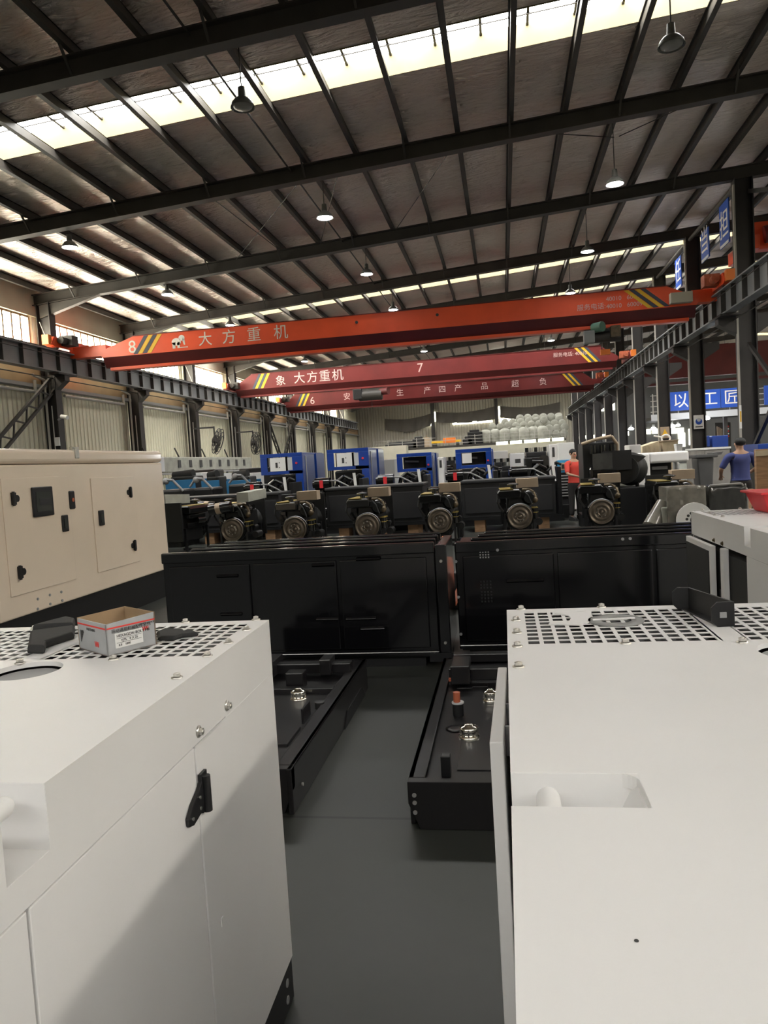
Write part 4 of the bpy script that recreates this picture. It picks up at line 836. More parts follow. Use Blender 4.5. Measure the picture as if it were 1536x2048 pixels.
# ---------------- light blue machines far left
for i, (a, b_, y, Y) in enumerate(((330, 390, 962, 23.5), (402, 438, 962, 23.5), (452, 500, 962, 23.5))):
    p, q = PY(a, y, Y), PY(b_, y, Y)
    t = thing('light_blue_machine', 'open light blue generator frame at far left, %s of three' % ['left one', 'middle one', 'right one'][i], 'generator', (p.x, Y, 0), 'light blue generator frames at far left')
    MB().box(p.x, q.x, Y, Y+.05, .28, p.z).build('side_panel', 'steel_blue', t, bevel=.01); MB().box(p.x, q.x, Y+1.1, Y+1.15, .28, p.z).build('side_panel', 'steel_blue', t, bevel=.01); MB().box(p.x+.1, q.x-.1, Y+.2, Y+1, .2, p.z+.12).build('engine_block', 'engine_dull', t, bevel=.05)
    MB().cyl((p.x+.1, Y+.5, p.z+.15), (q.x-.2, Y+.4, p.z+.2), .14).build('air_filter', 'rubber', t); MB().box(p.x, q.x, Y, Y+1.15, 0, .28).build('base', 'black', t)
    MB().box(p.x+.3, q.x-.3, Y+1.3, Y+2.4, 0, p.z+.22).build('wrapped_crate', 'paper', t, bevel=.03)
p = PY(375, 950, 28); single('wall_cabinet', MB().box(p.x, p.x+1.1, 28, 28.8, 0, 1.5).box(p.x-.1, p.x+1.2, 27.9, 28.9, 1.3, 1.9), 'steel_dark', 'dark engine part on a stand below the duct cabinet at left', 'engine part', (p.x, 28, 0), bevel=.08)
p = PY(462, 950, 28); single('wall_cabinet', MB().box(p.x, p.x+2.0, 28, 28.8, 0, 1.2).box(p.x+.3, p.x+2.0, 28.1, 28.7, 1.2, 1.85), 'charcoal', 'dark grey stacked machine below the right end of the duct cabinet', 'machine', (p.x, 28, 0), bevel=.05)
# small chrome-topped engines behind the left boxes
for i, (x, y, Y) in enumerate(((400, 965, 19.5), (340, 968, 18.5), (478, 958, 20.5))):
    p = PY(x, y, Y); t = thing('small_engine', 'small engine with shiny exhaust manifold, %s' % ['between the light blue frames', 'against the beige generator edge', 'left of the leftmost blue generator'][i], 'engine', (p.x, Y, 0), 'small engines at far left')
    MB().box(p.x-.35, p.x+.35, Y, Y+.8, 0, p.z-.15).build('block', 'engine_dull', t, bevel=.06); MB().tube([(p.x-.3, Y, p.z-.1), (p.x-.1, Y-.05, p.z+.12), (p.x+.1, Y-.05, p.z+.1), (p.x+.35, Y, p.z-.2)], .035).ball((p.x-.1, Y-.02, p.z+.08), .09).build('manifold', 'grey', t)
# ---------------- far white / mixed machines behind blue ones
mm = [(985, 1018, 903, 946, 26, 'white', 'long white machine part behind the rightmost blue generator'), (1020, 1050, 907, 932, 22.5, 'white', 'white control cabinet with small screen between the blue and black machines'),
      (875, 888, 915, 946, 20.5, 'white', 'narrow white cabinet with a dark slot between the two right blue generators'), (760, 790, 920, 950, 27, 'light_grey', 'pale grey machine behind the second and third blue generators'),
      (1098, 1116, 889, 925, 20, 'white', 'white panel with slots left of the wrapped white block'), (1117, 1150, 886, 920, 22, 'paper', 'white block wrapped in film above the cyan cabinet'), (738, 815, 895, 935, 60, 'plaster', 'pale low wall section at the back below the platform')]
for a, b_, ya, yb, Y, m_, lb in mm:
    p, q = PY(a, ya, Y), PY(b_, yb, Y); t = thing('white_machine' if m_ != 'plaster' else 'low_wall', lb, 'machine' if m_ != 'plaster' else 'wall', (p.x, Y, 0))
    MB().box(p.x, q.x, Y, Y+1.2, .05, p.z).build('cabinet', m_, t, bevel=.02); MB().box(p.x+.02, q.x-.02, Y+.02, Y+1.1, 0, .06).build('base', 'black', t)
    if 'screen' in lb: MB().box(p.x+.14, p.x+.3, Y-.01, Y, q.z+.1, q.z+.22).build('screen', 'ink', t)
    if 'slot' in lb: MB().box((p.x+q.x)/2-.03, (p.x+q.x)/2+.03, Y-.01, Y, q.z+.15, p.z-.08).build('slot', 'ink', t)
# black machine cluster in middle right (1050-1100)
for i, (x0, x1, yt, Y) in enumerate(((1048, 1096, 896, 20.5), (1000, 1048, 925, 24), (1040, 1090, 905, 24), (885, 912, 915, 26), (985, 1020, 918, 25))):
    p, q = PY(x0, yt, Y), PY(x1, yt, Y)
    t = thing('dark_engine', 'dark engine assembly %s' % ['beside the white slotted panel, with ribbed top', 'under the white control cabinet', 'behind the ribbed-top engine', 'between the third and fourth blue generators', 'just right of the rightmost blue generator'][i], 'engine', (p.x, Y, 0), 'dark engines behind the row')
    w_ = q.x-p.x; MB().box(p.x, q.x, Y, Y+1, 0, p.z-.25).build('block', 'engine_dull', t, bevel=.05); MB().box(p.x+.05, q.x-.05, Y+.1, Y+.9, p.z-.25, p.z-.12).build('head', 'charcoal', t, bevel=.02)
    for k in range(5): MB().cyl((p.x+w_*(.12+.19*k), Y+.2, p.z-.12), (p.x+w_*(.12+.19*k), Y+.2, p.z), .05, n=10).build('injector', 'zinc' if k % 2 else 'engine', t)
    MB().cyl((p.x+w_*.3, Y-.1, p.z-.4), (p.x+w_*.75, Y-.1, p.z-.42), .12).build('filter', 'engine', t); MB().cyl((p.x+w_*.8, Y-.12, p.z-.38), (p.x+w_*.8, Y, p.z-.38), .16, n=18).build('pulley', 'steel_dark', t)
# cyan cabinet
p, q = PY(1110, 921, 20), PY(1143, 944, 20); t = thing('cyan_generator', 'small cyan generator with a grey screen and louvred black front', 'generator', (p.x, 20, 0))
MB().box(p.x, q.x, 20, 21, q.z, p.z).build('control_panel', 'cyan', t, bevel=.01); MB().box(p.x+.12, q.x-.08, 19.98, 20, q.z+.06, p.z-.07).build('screen', 'card', t); MB().box(p.x+.16, q.x-.12, 19.97, 19.98, q.z+.10, p.z-.11).build('display', 'charcoal', t)
MB().box(p.x, q.x, 20.05, 21, .3, q.z).build('louvre_housing', 'charcoal', t)
lv = MB()
for k in range(8): lv.box(p.x+.03, q.x-.02, 20.0, 20.05, q.z-.1-.075*k, q.z-.07-.075*k)
lv.build('louvre', 'grey', t); MB().box(p.x-.02, q.x-.1, 19.8, 21, .0, .34).build('base', 'black', t, bevel=.01)
# tall black engine on base (right of centre)
p = PY(1165, 880, 16.6); X0, X1 = PY(1165, 900, 16.6).x, PY(1232, 900, 16.6).x
t = thing('large_engine', 'tall black engine assembly behind the rightmost flywheel, with pale rail across its top', 'engine', (X0, 16.6, 0))
MB().box(X0, X1, 16.6, 17.6, .9, 1.86).build('radiator_frame', 'engine_dull', t, bevel=.02); MB().box(X0+.1, X1+.02, 16.3, 17.5, .3, 1.35).build('block', 'engine', t, bevel=.06)
MB().tube([(X0-.02, 16.55, 1.84), (X0+.3, 16.5, 1.93), (X1-.1, 16.5, 1.97), (X1+.02, 16.55, 1.8), (X1+.02, 16.6, 1.55)], .035).build('top_rail', 'card', t)
MB().ball((X1+.28, 16.6, 1.25), .36, .3, .36, 18, 12).cyl((X1+.1, 16.3, 1.25), (X1+.3, 16.9, 1.25), .30, n=24).build('flywheel_housing', 'engine_dull', t)
MB().box(X0+.35, X1+.25, 16.2, 16.25, 1.25, 1.66).build('plate', 'black', t); MB().hexa([(X1-.1, 16.25, 1.3), (X1+.4, 16.25, 1.4), (X1+.4, 16.5, 1.4), (X1-.1, 16.5, 1.3)], [(X1-.1, 16.25, 1.62), (X1+.55, 16.25, 1.5), (X1+.5, 16.5, 1.55), (X1-.1, 16.5, 1.66)]).build('cover', 'engine_dull', t)
MB().box(X0+.15, X0+.55, 16.15, 16.2, 1.28, 1.62).build('plastic_film', 'wrap_dark', t)
for k in range(3): MB().cyl((X0+.2+.2*k, 16.4, 1.62), (X0+.2+.2*k, 16.4, 1.8), .07, n=12).build('filter', 'engine', t)
MB().box(X0-.05, X1+.02, 16.3, 17.6, 0, .3).build('engine_base', 'black', t)
# black base tank
p, q = PY(1240, 976, 16.2), PY(1304, 1012, 16.2)
t = thing('base_tank', 'black base tank standing in front of the big white generator cover', 'tank', (p.x, 16.2, 0)); MB().box(p.x, q.x, 16.2, 17.3, 0, p.z).build('tank', 'black', t, bevel=.015)
MB().cyl((p.x+.4, 16.5, p.z), (p.x+.4, 16.5, p.z+.12), .04).cyl((p.x+.9, 16.6, p.z), (p.x+.9, 16.6, p.z+.08), .06).build('filler_cap', 'engine', t)
for k in range(3): MB().cyl((q.x-.08, 16.19, p.z-.1-.07*k), (q.x-.08, 16.2, p.z-.1-.07*k), .02, n=8).build('bolt_hole', 'grey', t)
# big white cover
Y = 17.4; X0 = PY(1258, 910, Y).x; X1 = PY(1300, 910, Y).x; X2 = PY(1378, 905, Y).x; zt = PY(1258, 908, Y).z; zm = PY(1340, 925, Y).z
t = thing('white_generator_cover', 'large white generator cover with an open black bay, behind the base tank', 'generator', (X0, Y, .3))
MB().box(X0, X1, Y, Y+1.2, .35, zt).box(X1, X2, Y, Y+1.2, zm, zt).box(X2-.1, X2, Y+.9, Y+1.2, .35, zm).build('cover', 'white', t, bevel=.05, seg=3)
MB().box(X1, X2-.3, Y+.4, Y+1.1, .3, zm).build('engine_bay', 'engine_dull', t); MB().box(X1+.1, X2-.4, Y+.3, Y+.5, zm-.15, zm-.08).build('fuel_rail', 'grey', t)
MB().box(X0-.03, X2, Y, Y+1.2, 0, .34).build('base', 'black', t)
for z in (.62, .95): MB().box(X0-.32, X0-.12, Y-.01, Y+.0, z, z+.24).build('vent', 'ink', t)
MB().box(X0-.45, X0, Y, Y+1, .35, 1.5).build('end_panel', 'sack', t, bevel=.02)
# grey wheelie bin
Y = 18; a, b_ = PY(1394, 910, Y), PY(1428, 910, Y); zt = PY(1410, 907, Y).z; zl = PY(1410, 955, Y).z; zt = max(zt, .9)
t = thing('rubbish_bin', 'dark grey wheeled bin with its lid rim, standing below the second right column', 'bin', (a.x, Y, 0))
MB().hexa([(a.x+.08, Y+.06, .08), (b_.x-.06, Y+.06, .08), (b_.x-.06, Y+.5, .08), (a.x+.08, Y+.5, .08)], [(a.x, Y, zt-.1), (b_.x, Y, zt-.1), (b_.x, Y+.56, zt-.1), (a.x, Y+.56, zt-.1)]).build('body', 'bin', t, bevel=.03)
MB().box(a.x-.04, b_.x+.08, Y-.04, Y+.62, zt-.1, zt-.02).build('rim', 'bin', t, bevel=.02); MB().cyl((a.x+.04, Y+.55, .1), (b_.x, Y+.55, .1), .1).build('wheel', 'rubber', t)
MB().hexa([(b_.x-.02, Y, zt-.06), (b_.x+.16, Y, zt-.04), (b_.x+.16, Y+.5, zt-.04), (b_.x-.02, Y+.5, zt-.06)], [(b_.x-.02, Y, zt), (b_.x+.2, Y, zt+.02), (b_.x+.2, Y+.5, zt+.02), (b_.x-.02, Y+.5, zt)]).build('lid_handle', 'bin', t)
# marbled block
Y = 21; a, b_ = PY(1408, 896, Y), PY(1460, 893, Y)
t = thing('white_pallet_load', 'large pale grey load between the bin and the man in blue', 'load', (a.x, Y, 0)); MB().box(a.x, b_.x, Y, Y+2, 0, a.z-.05).build('load', 'marble', t, bevel=.03); MB().box(a.x-.02, b_.x+.02, Y-.02, Y+2, a.z-.05, a.z).build('top_sheet', 'paper', t)
Y = 26; a, b_ = PY(1258, 890, Y), PY(1282, 890, Y); single('white_machine', MB().box(a.x, b_.x, Y, Y+1, 0, a.z+.0), 'white', 'white machine edge behind the tall black engine', 'machine', (a.x, Y, 0), bevel=.03)
# plywood stack
Y = 14.5; a = PY(1512, 900, Y); zt = PY(1512, 899, Y).z; zl = PY(1512, 940, Y).z
t = thing('plywood_crate', 'upright pale plywood sheet at the right edge behind the red basket', 'crate', (a.x, Y, 0)); MB().box(a.x, a.x+1.2, Y, Y+.12, 0, zt).build('side', 'wood', t, bevel=.006); MB().box(a.x-.02, a.x+1.2, Y-.03, Y, zt-.12, zt-.02).build('batten', 'pale_wood', t)
for k in range(5):
    x = a.x-.42+.17*k
    single('timber_offcut', MB().hexa([(x-.05, Y-.5, .05), (x+.09, Y-.5, .05), (x+.09, Y-.4, .05), (x-.05, Y-.4, .05)], [(x+.17, Y-.2, .82-.02*k), (x+.31, Y-.2, .82-.02*k), (x+.31, Y-.1, .82-.02*k), (x+.17, Y-.1, .82-.02*k)]), 'wood', 'brown timber board leaning against the plywood box, %s from the left' % ORD[k], 'timber', (x, Y-.5, 0), 'timber boards leaning by the plywood box', bevel=.004)
single('scrap_heap', MB().box(a.x-.35, a.x+1.2, Y-.6, Y-.3, 0, .22).box(a.x-.1, a.x+.9, Y-.62, Y-.3, .22, .36), 'rubber', 'black heap of scrap on the floor at the foot of the leaning timber boards', 'scrap', (a.x, Y-.6, 0), bevel=.08)
# wrapped machines
def sheet_blob(mb, x0, x1, y0, y1, z0, z1, r=.07, seed=1, n=14):
    rg_ = random.Random(seed); vs = []
    for j in range(n+1):
        for i in range(n+1):
            u = i/n*2-1; v = j/n*2-1
            su = math.copysign(min(1, abs(u)*1.25), u); sv = math.copysign(min(1, abs(v)*1.25), v)
            edge = max(0, abs(u)-.8)/.2+max(0, abs(v)-.8)/.2
            vs.append((x0+(x1-x0)*(su+1)/2, y0+.10*min(1, edge)*(y1-y0)+rg_.uniform(-.02, .02), z0+(z1-z0)*(sv+1)/2+(rg_.uniform(-.012, .012) if abs(v) < .99 else 0)))
    k = len(vs); mb.add(vs, [(j*(n+1)+i, j*(n+1)+i+1, (j+1)*(n+1)+i+1, (j+1)*(n+1)+i) for j in range(n) for i in range(n)], True)
    mb.box(x0+.01, x1-.01, y0+.1*(y1-y0), y1, z0, z1-.01)
Y = 12.2; A, Bp, C, D = PY(1334, 975, Y), PY(1412, 972, Y), PY(1418, 972, Y), PY(1494, 970, Y)
t = thing('wrapped_machine', 'machine wrapped in cloudy plastic film with a white flywheel disc at its foot', 'machine', (A.x, Y, 0)); m_ = MB(); sheet_blob(m_, A.x, Bp.x, Y, Y+.7, .35, A.z, seed=2); m_.build('film', 'wrap', t, bevel=.04)
MB().box(A.x+.05, Bp.x-.05, Y+.1, Y+.7, 0, .35).build('base', 'charcoal', t)
c = PY(1390, 1040, Y-.1); dk = MB().cyl(c, c+Vector((0, .05, 0)), .27, n=32).build('disc', 'paper', t)
for k in range(7): a_ = PI*(.05+.9*k/6); MB().cyl(c+Vector((.12*math.cos(a_), -.004, .12*math.sin(a_))), c+Vector((.12*math.cos(a_), .0, .12*math.sin(a_))), .022, n=10).build('disc_hole', 'ink', dk)
MB().cyl(c+Vector((0, -.006, 0)), c, .07, n=16).build('disc_hub', 'charcoal', dk)
t = thing('wrapped_machine', 'dark machine wrapped in plastic film, right one of the two, left of the red basket', 'machine', (C.x, Y, 0)); m_ = MB(); sheet_blob(m_, C.x, D.x, Y, Y+.7, .25, C.z, seed=5); m_.build('film', 'wrap_dark', t, bevel=.04); MB().tube([(C.x+.02, Y+.02, C.z), (D.x-.08, Y+.02, C.z+.01), (D.x, Y+.02, C.z-.08), (D.x, Y+.02, .3)], .02).build('frame_tube', 'marble', t); MB().box(C.x+.05, D.x-.05, Y+.1, Y+.7, 0, .25).build('base', 'charcoal', t)
p, q = PY(1300, 1045, 12.4), PY(1322, 1000, 12.4)
t = thing('wrapped_pipe', 'white elbow pipe leaning left in plastic beside the wrapped machine', 'pipe', (p.x, 12.4, 0)); MB().cyl((p.x, 12.3, .42), (q.x+.04, 12.5, q.z-.05), .14, .09, n=16).build('tube', 'wrap', t); MB().cyl((p.x-.02, 12.3, 0), (p.x, 12.3, .45), .15, n=16).build('foot', 'sack', t); MB().box(q.x-.02, q.x+.16, 12.25, 12.35, .45, .72).build('flange', 'sack', t, bevel=.02)

# ================================================================== BEIGE GENERATOR (left)
def beige_gen():
    x1, x0, y0, y1, z0, z1 = -4.72, -6.3, 6.25, 9.85, .38, 2.03
    t = thing('beige_generator', 'large glossy beige generator with control window and black latches at far left', 'generator', (x1-.8, y0, 0))
    B = MB
    B().box(x0, x1, y0, y1, z0, z1-.16).build('canopy', 'beige', t, bevel=.02, seg=3)
    B().box(x0-.01, x1+.012, y0-.01, y1+.01, z1-.155, z1).build('roof_cover', 'beige', t, bevel=.05, seg=4)
    B().box(x0+.05, x1-.03, y0+.05, y1-.02, 0, z0).build('base', 'black', t)
    def doorp(ya, yb, za, zb_, hy, wy, latch):
        d = B().box(x1, x1+.012, ya, yb, za, zb_).build('door', 'beige', t, bevel=.004)
        for zz in (za+.22, zb_-.2):
            B().box(x1+.012, x1+.03, hy-.03, hy+.03, zz-.06, zz+.06).cyl((x1+.035, hy-.02, zz-.07), (x1+.035, hy-.02, zz+.07), .014, n=10).cyl((x1+.012, hy+.05*wy, zz), (x1+.026, hy+.05*wy, zz), .035, n=14).build('hinge', 'black', d)
        B().box(x1+.012, x1+.03, latch-.055, latch+.055, 1.14, 1.32).build('latch', 'black', d, bevel=.012); B().box(x1+.03, x1+.036, latch-.03, latch+.03, 1.18, 1.28).build('latch_paddle', 'glass_dark', d)
        return d
    P1 = PX(120, 905, x1)
    d1y = [PX(50, 1000, x1).y, PX(138, 1000, x1).y]; d2y = [PX(183, 1000, x1).y, PX(250, 1000, x1).y]
    d1 = doorp(d1y[0]-.35, d1y[1], .60, 1.74, d1y[0]-.2, 1, d1y[1]-.14)
    doorp(d2y[0], d2y[1]+.25, .60, 1.70, d2y[1]+.12, -1, d2y[0]+.15)
    a, b_ = PX(58, 975, x1), PX(104, 1030, x1)
    wn = B().box(x1+.012, x1+.035, a.y, b_.y, b_.z, a.z).build('control_window', 'black', d1, bevel=.03, seg=3); B().box(x1+.035, x1+.038, a.y+.05, b_.y-.05, b_.z+.05, a.z-.05).build('window_pane', 'glass_dark', wn)
    B().box(x1+.038, x1+.040, a.y+.10, a.y+.30, b_.z+.12, a.z-.12).build('reading_panel', 'charcoal', wn)
    c = PX(141, 1000, x1); B().box(x1, x1+.03, c.y-.05, c.y+.05, c.z-.10, c.z+.10).build('stop_box', 'black', t, bevel=.025, seg=3); B().cyl((x1+.03, c.y, c.z), (x1+.036, c.y, c.z), .022, n=14).build('stop_button', 'primer', t)
    for px, py in ((75, 1198), (99, 1190), (122, 1184), (75, 1218), (100, 1208), (124, 1201)):
        q = PX(px, py, x1); B().cyl((x1, q.y, q.z), (x1+.01, q.y, q.z), .014, n=8).build('screw', 'grey', t)
    q = PX(152, 905, x1); B().cyl((x1-.02, q.y, z1), (x1-.02, q.y, z1+.03), .05).box(x1-.03, x1+.025, q.y-.05, q.y+.03, z1-.10, z1+.01).build('lifting_lug', 'zinc', t, bevel=.01)
beige_gen()
# engine group hidden left of canopy
# ================================================================== BLACK CANOPIES
def black_canopy(x0, x1, y, zt, label, slots, side='R', vents=False, depth=.95):
    t = thing('black_canopy', label, 'generator cover', (x0, y, 0), 'glossy black generator covers in the middle')
    B = MB
    B().box(x0, x1, y+.02, y+depth, .10, zt-.06).build('housing', 'gloss_black', t, bevel=.01)
    n = 3; wd = (x1-x0-.1)/n
    for k in range(n): B().box(x0+.06+wd*k, x0+.03+wd*(k+1), y, y+.025, .16, zt-.12).build('side_panel', 'gloss_black', t, bevel=.008)
    B().box(x0, x1, y-.01, y+.05, zt-.09, zt-.0).build('top_lip', 'gloss_black', t, bevel=.012, seg=3)
    for k, d in enumerate((.33, .6, .86)):
        B().box(x0+.12+.05*k, x1-.02, y+d, y+d+.05, zt-.06, zt-.005).build('roof_rib', 'gloss_black', t, bevel=.012, seg=3)
    B().box(x0+.02, x1-.02, y+.02, y+depth, .08, .13).box(x0, x1, y-.012, y+.03, .10, .135).build('bottom_rail', 'gloss_black', t, bevel=.008)
    B().box(x0+.08, x1-.12, y+.05, y+depth-.05, 0, .09).build('skid', 'black', t)
    for px, py, wd_ in slots:
        c = PY(px, py, y); B().prism([(c.x-wd_/2, y, c.z-.02), (c.x-wd_/2, y-.018, c.z-.005), (c.x-wd_/2, y, c.z+.012)], (wd_, 0, 0)).build('handle_slot', 'gloss_black', t, bevel=.003)
    return t
bc = black_canopy(-2.90, -.58, 5.9, 1.015, 'glossy black generator canopy left of the floor gap', [(455, 1151, .19), (646, 1129, .19), (463, 1227, .19), (655, 1237, .19), (736, 1117, .2), (745, 1256, .2), (722, 1236, .25)])
OFF[0] = Vector((-2.90, 5.9, 0))
MB().box(-.58, -.50, 5.93, 6.85, .06, .97).box(-.575, -.485, 5.9, 5.95, .06, .99).build('end_flange', 'gloss_black', bc, bevel=.008)
MB().box(-.66, -.46, 5.88, 5.9, .05, .12).build('corner_foot', 'gloss_black', bc)
for z in (.86, .2): MB().cyl((-.53, 5.9, z), (-.53, 5.885, z), .012, n=8).build('bolt', 'zinc', bc)
br = black_canopy(-.43, 1.95, 6.08, .985, 'black generator canopy right of the floor gap, with small perforated vents', [(1050, 1160, .3)], vents=True)
OFF[0] = Vector((-.43, 6.08, 0))
vt = PY(970, 1108, 6.08)
for (cx, cz, nx, nz, s_) in ((PY(970, 1108, 6.08).x, PY(970, 1108, 6.08).z, 4, 3, .022), (PY(973, 1168, 6.08).x, PY(973, 1168, 6.08).z, 4, 3, .026), (PY(975, 1192, 6.08).x, PY(975, 1192, 6.08).z, 4, 4, .026)):
    v_ = MB()
    for i in range(nx):
        for j in range(nz): v_.box(cx+(i-nx/2)*s_, cx+(i-nx/2)*s_+s_*.5, 6.074, 6.08, cz+(j-nz/2)*s_, cz+(j-nz/2)*s_+s_*.5)
    v_.build('perforated_vent', 'grey' if s_ < .025 else 'black', br)
for px, py in ((912, 1123), (917, 1194), (922, 1268), (1245, 1078), (1260, 1077), (995, 1100)):
    p = PY(px, py, 6.07); MB().cyl(p, p+Vector((0, -.012, 0)), .012, n=8).build('bolt', 'grey', br)
# more canopies behind (tops)
# gap things
single('orange_stand', MB().box(-.59, -.54, 6.92, 6.97, 0, .945).box(-.60, -.53, 6.90, 6.99, .90, .95), 'orange', 'small orange post seen at the top of the gap between black canopies', 'post', (-.56, 6.92, 0))
single('floor_crate', MB().hexa([(-.62, 8.2, 0), (-.1, 8.2, 0), (-.1, 8.9, 0), (-.62, 8.9, 0)], [(-.62, 8.2, .42), (-.1, 8.2, .42), (-.1, 8.9, .42), (-.62, 8.9, .42)]), 'black', 'black box on the floor far down the gap between the canopies', 'box', (-.4, 8.2, 0), bevel=.02)
single('red_plank', MB().bar((-.68, 7.3, .03), (-.34, 8.1, .60), .07, .03), 'primer', 'reddish plank leaning in the gap between the black canopies', 'plank', (-.68, 7.3, 0))
p = PY(905, 1150, 8); 

# ================================================================== BASE FRAMES WITH TANKS
def base_frame(x0, x1, y0, y1, h, label, rim):
    t = thing('tank_frame', label, 'base frame', (x0, y0, 0)); B = MB
    # outer side channels with chamfered lower corner
    for xs, s in ((x0, 1), (x1, -1)):
        c = B(); a, b_ = (xs, xs+s*.025); lo, hi = min(a, b_), max(a, b_)
        c.box(lo, hi, y0+(.05 if s > 0 else -.002), y1, 0, h)
        c.box(xs, xs+s*rim, y0+.05, y1, h-.012, h).build('side_channel', 'frame_black', t, bevel=.004)
    B().prism([(x0, y0, h), (x0+.0, y0, .12), (x0+.05, y0, 0.0), (x1-.05, y0, 0.0), (x1, y0, .12), (x1, y0, h)], (0, .05, 0)).build('end_plate', 'frame_black', t, bevel=.003)
    B().box(x0+rim*.55, x1-rim*.55, y0+.02, y1, .03, h-.03).build('tank', 'frame_black', t, bevel=.006)
    B().box(x0+.03, x1-.03, y1-.03, y1, 0, h).build('rear_plate', 'frame_black', t)
    return t
fr = base_frame(-.50, .48, 3.24, 5.35, .22, 'black base frame with tank right of the aisle, two chrome filler caps', .075)
OFF[0] = Vector((-.50, 3.24, 0)); h = .19
def cap(fr, px, py, z, r, m='chrome'):
    p = PZ(px, py, z+.03); c = MB(); pts = []
    c.lathe([(r*1.25, 0), (r*1.25, .008), (r*1.0, .012), (r*1.0, .03), (r*1.06, .034), (r*1.06, .05), (r*.85, .058), (r*.5, .06), (r*.5, .068), (r*.2, .07), (0, .07)], (p.x, p.y, z), n=24)
    for k in range(12): a = 2*PI*k/12; c.box(p.x+r*1.02*math.cos(a)-.004, p.x+r*1.02*math.cos(a)+.004, p.y+r*1.02*math.sin(a)-.004, p.y+r*1.02*math.sin(a)+.004, z+.012, z+.05)
    c.build('filler_cap', m, fr)
cap(fr, 938, 1462, h, .045); cap(fr, 981, 1390, h, .04)
for z in (.16, .125, .08): p = Vector((-.47, 3.235, z)); MB().cyl(p, p+Vector((0, .004, 0)), .010, n=10).build('bolt_hole', 'grey', fr)
p = PZ(893, 1552, h); MB().box(p.x-.022, p.x+.022, p.y-.02, p.y+.03, h, h+.10).build('mount_post', 'black', fr, bevel=.004)
p = PZ(917, 1430, h); MB().cyl((p.x, p.y, h), (p.x, p.y, h+.07), .032).build('sender_unit', 'black', fr); MB().cyl((p.x, p.y, h+.07), (p.x, p.y, h+.078), .035).build('sender_ring', 'light_grey', fr); MB().cyl((p.x-.005, p.y, h+.078), (p.x-.005, p.y, h+.135), .020).build('sender_plug', 'primer', fr)
p = PZ(915, 1458, h); MB().lathe([(.045, 0), (.055, .004), (.03, .006), (.0, .006)], (p.x-.01, p.y, h), n=20).build('flange_ring', 'frame_black', fr)
MB().box(-.42, .42, 4.78, 4.86, .22, .30).box(-.40, -.28, 4.70, 4.95, .22, .34).box(.02, .14, 4.70, 4.95, .22, .34).build('cross_member', 'frame_black', fr, bevel=.006)
MB().box(-.42, .42, 5.22, 5.30, .22, .28).build('cross_member', 'frame_black', fr, bevel=.006)
p, q = PZ(903, 1362, .225), PZ(910, 1326, .225); MB().bar((p.x, p.y, .232), (q.x, q.y, .232), .035, .02).build('primer_strip', 'primer', fr)
p = PZ(1000, 1500, h)
for (px, py, wx, wy) in ((955, 1560-45, .09, .16), (930, 1375, .05, .03), (960, 1372, .05, .03)): 
    p = PZ(px, py, h); MB().box(p.x-wx, p.x+wx, p.y-wy, p.y+wy, h, h+.006).build('access_plate', 'frame_black', fr, bevel=.002)
fl = base_frame(-2.05, -1.075, 3.36, 5.35, .225, 'black base frame with tank left of the aisle, partly behind the left white generator', .09)
OFF[0] = Vector((-2.05, 3.36, 0)); cap(fl, 597, 1388, h, .045)
p = PZ(640, 1418, h); MB().cyl((p.x, p.y, h), (p.x, p.y, h+.045), .03).build('sender_unit', 'black', fl)
p = PZ(613, 1440, h); MB().box(p.x-.006, p.x+.006, p.y-.08, p.y+.08, h, h+.09).build('mount_plate', 'frame_black', fl)
MB().box(-2.0, -1.12, 5.0, 5.08, .22, .29).box(-1.75, -1.65, 4.9, 5.15, .22, .33).box(-1.5, -1.38, 4.7, 4.8, .2, .31).box(-1.33, -1.25, 4.95, 5.1, .22, .33).build('cross_member', 'frame_black', fl, bevel=.006)
MB().box(-2.0, -1.16, 4.62, 4.68, .19, .23).build('tank_step', 'frame_black', fl, bevel=.004); MB().box(-2.0, -1.2, 3.72, 3.98, .19, .212).build('tank_step', 'frame_black', fl, bevel=.004)
p = Vector((-1.07, 4.35, .1)); MB().prism([(-1.074, 4.5, 0.0), (-1.074, 5.2, 0.0), (-1.074, 5.1, .09), (-1.074, 4.6, .09)], (.006, 0, 0)).build('fork_pocket', 'black', fl)
MB().cyl((-1.07, 3.5, .09), (-1.062, 3.5, .09), .009, n=8).build('bolt_hole', 'grey', fl)
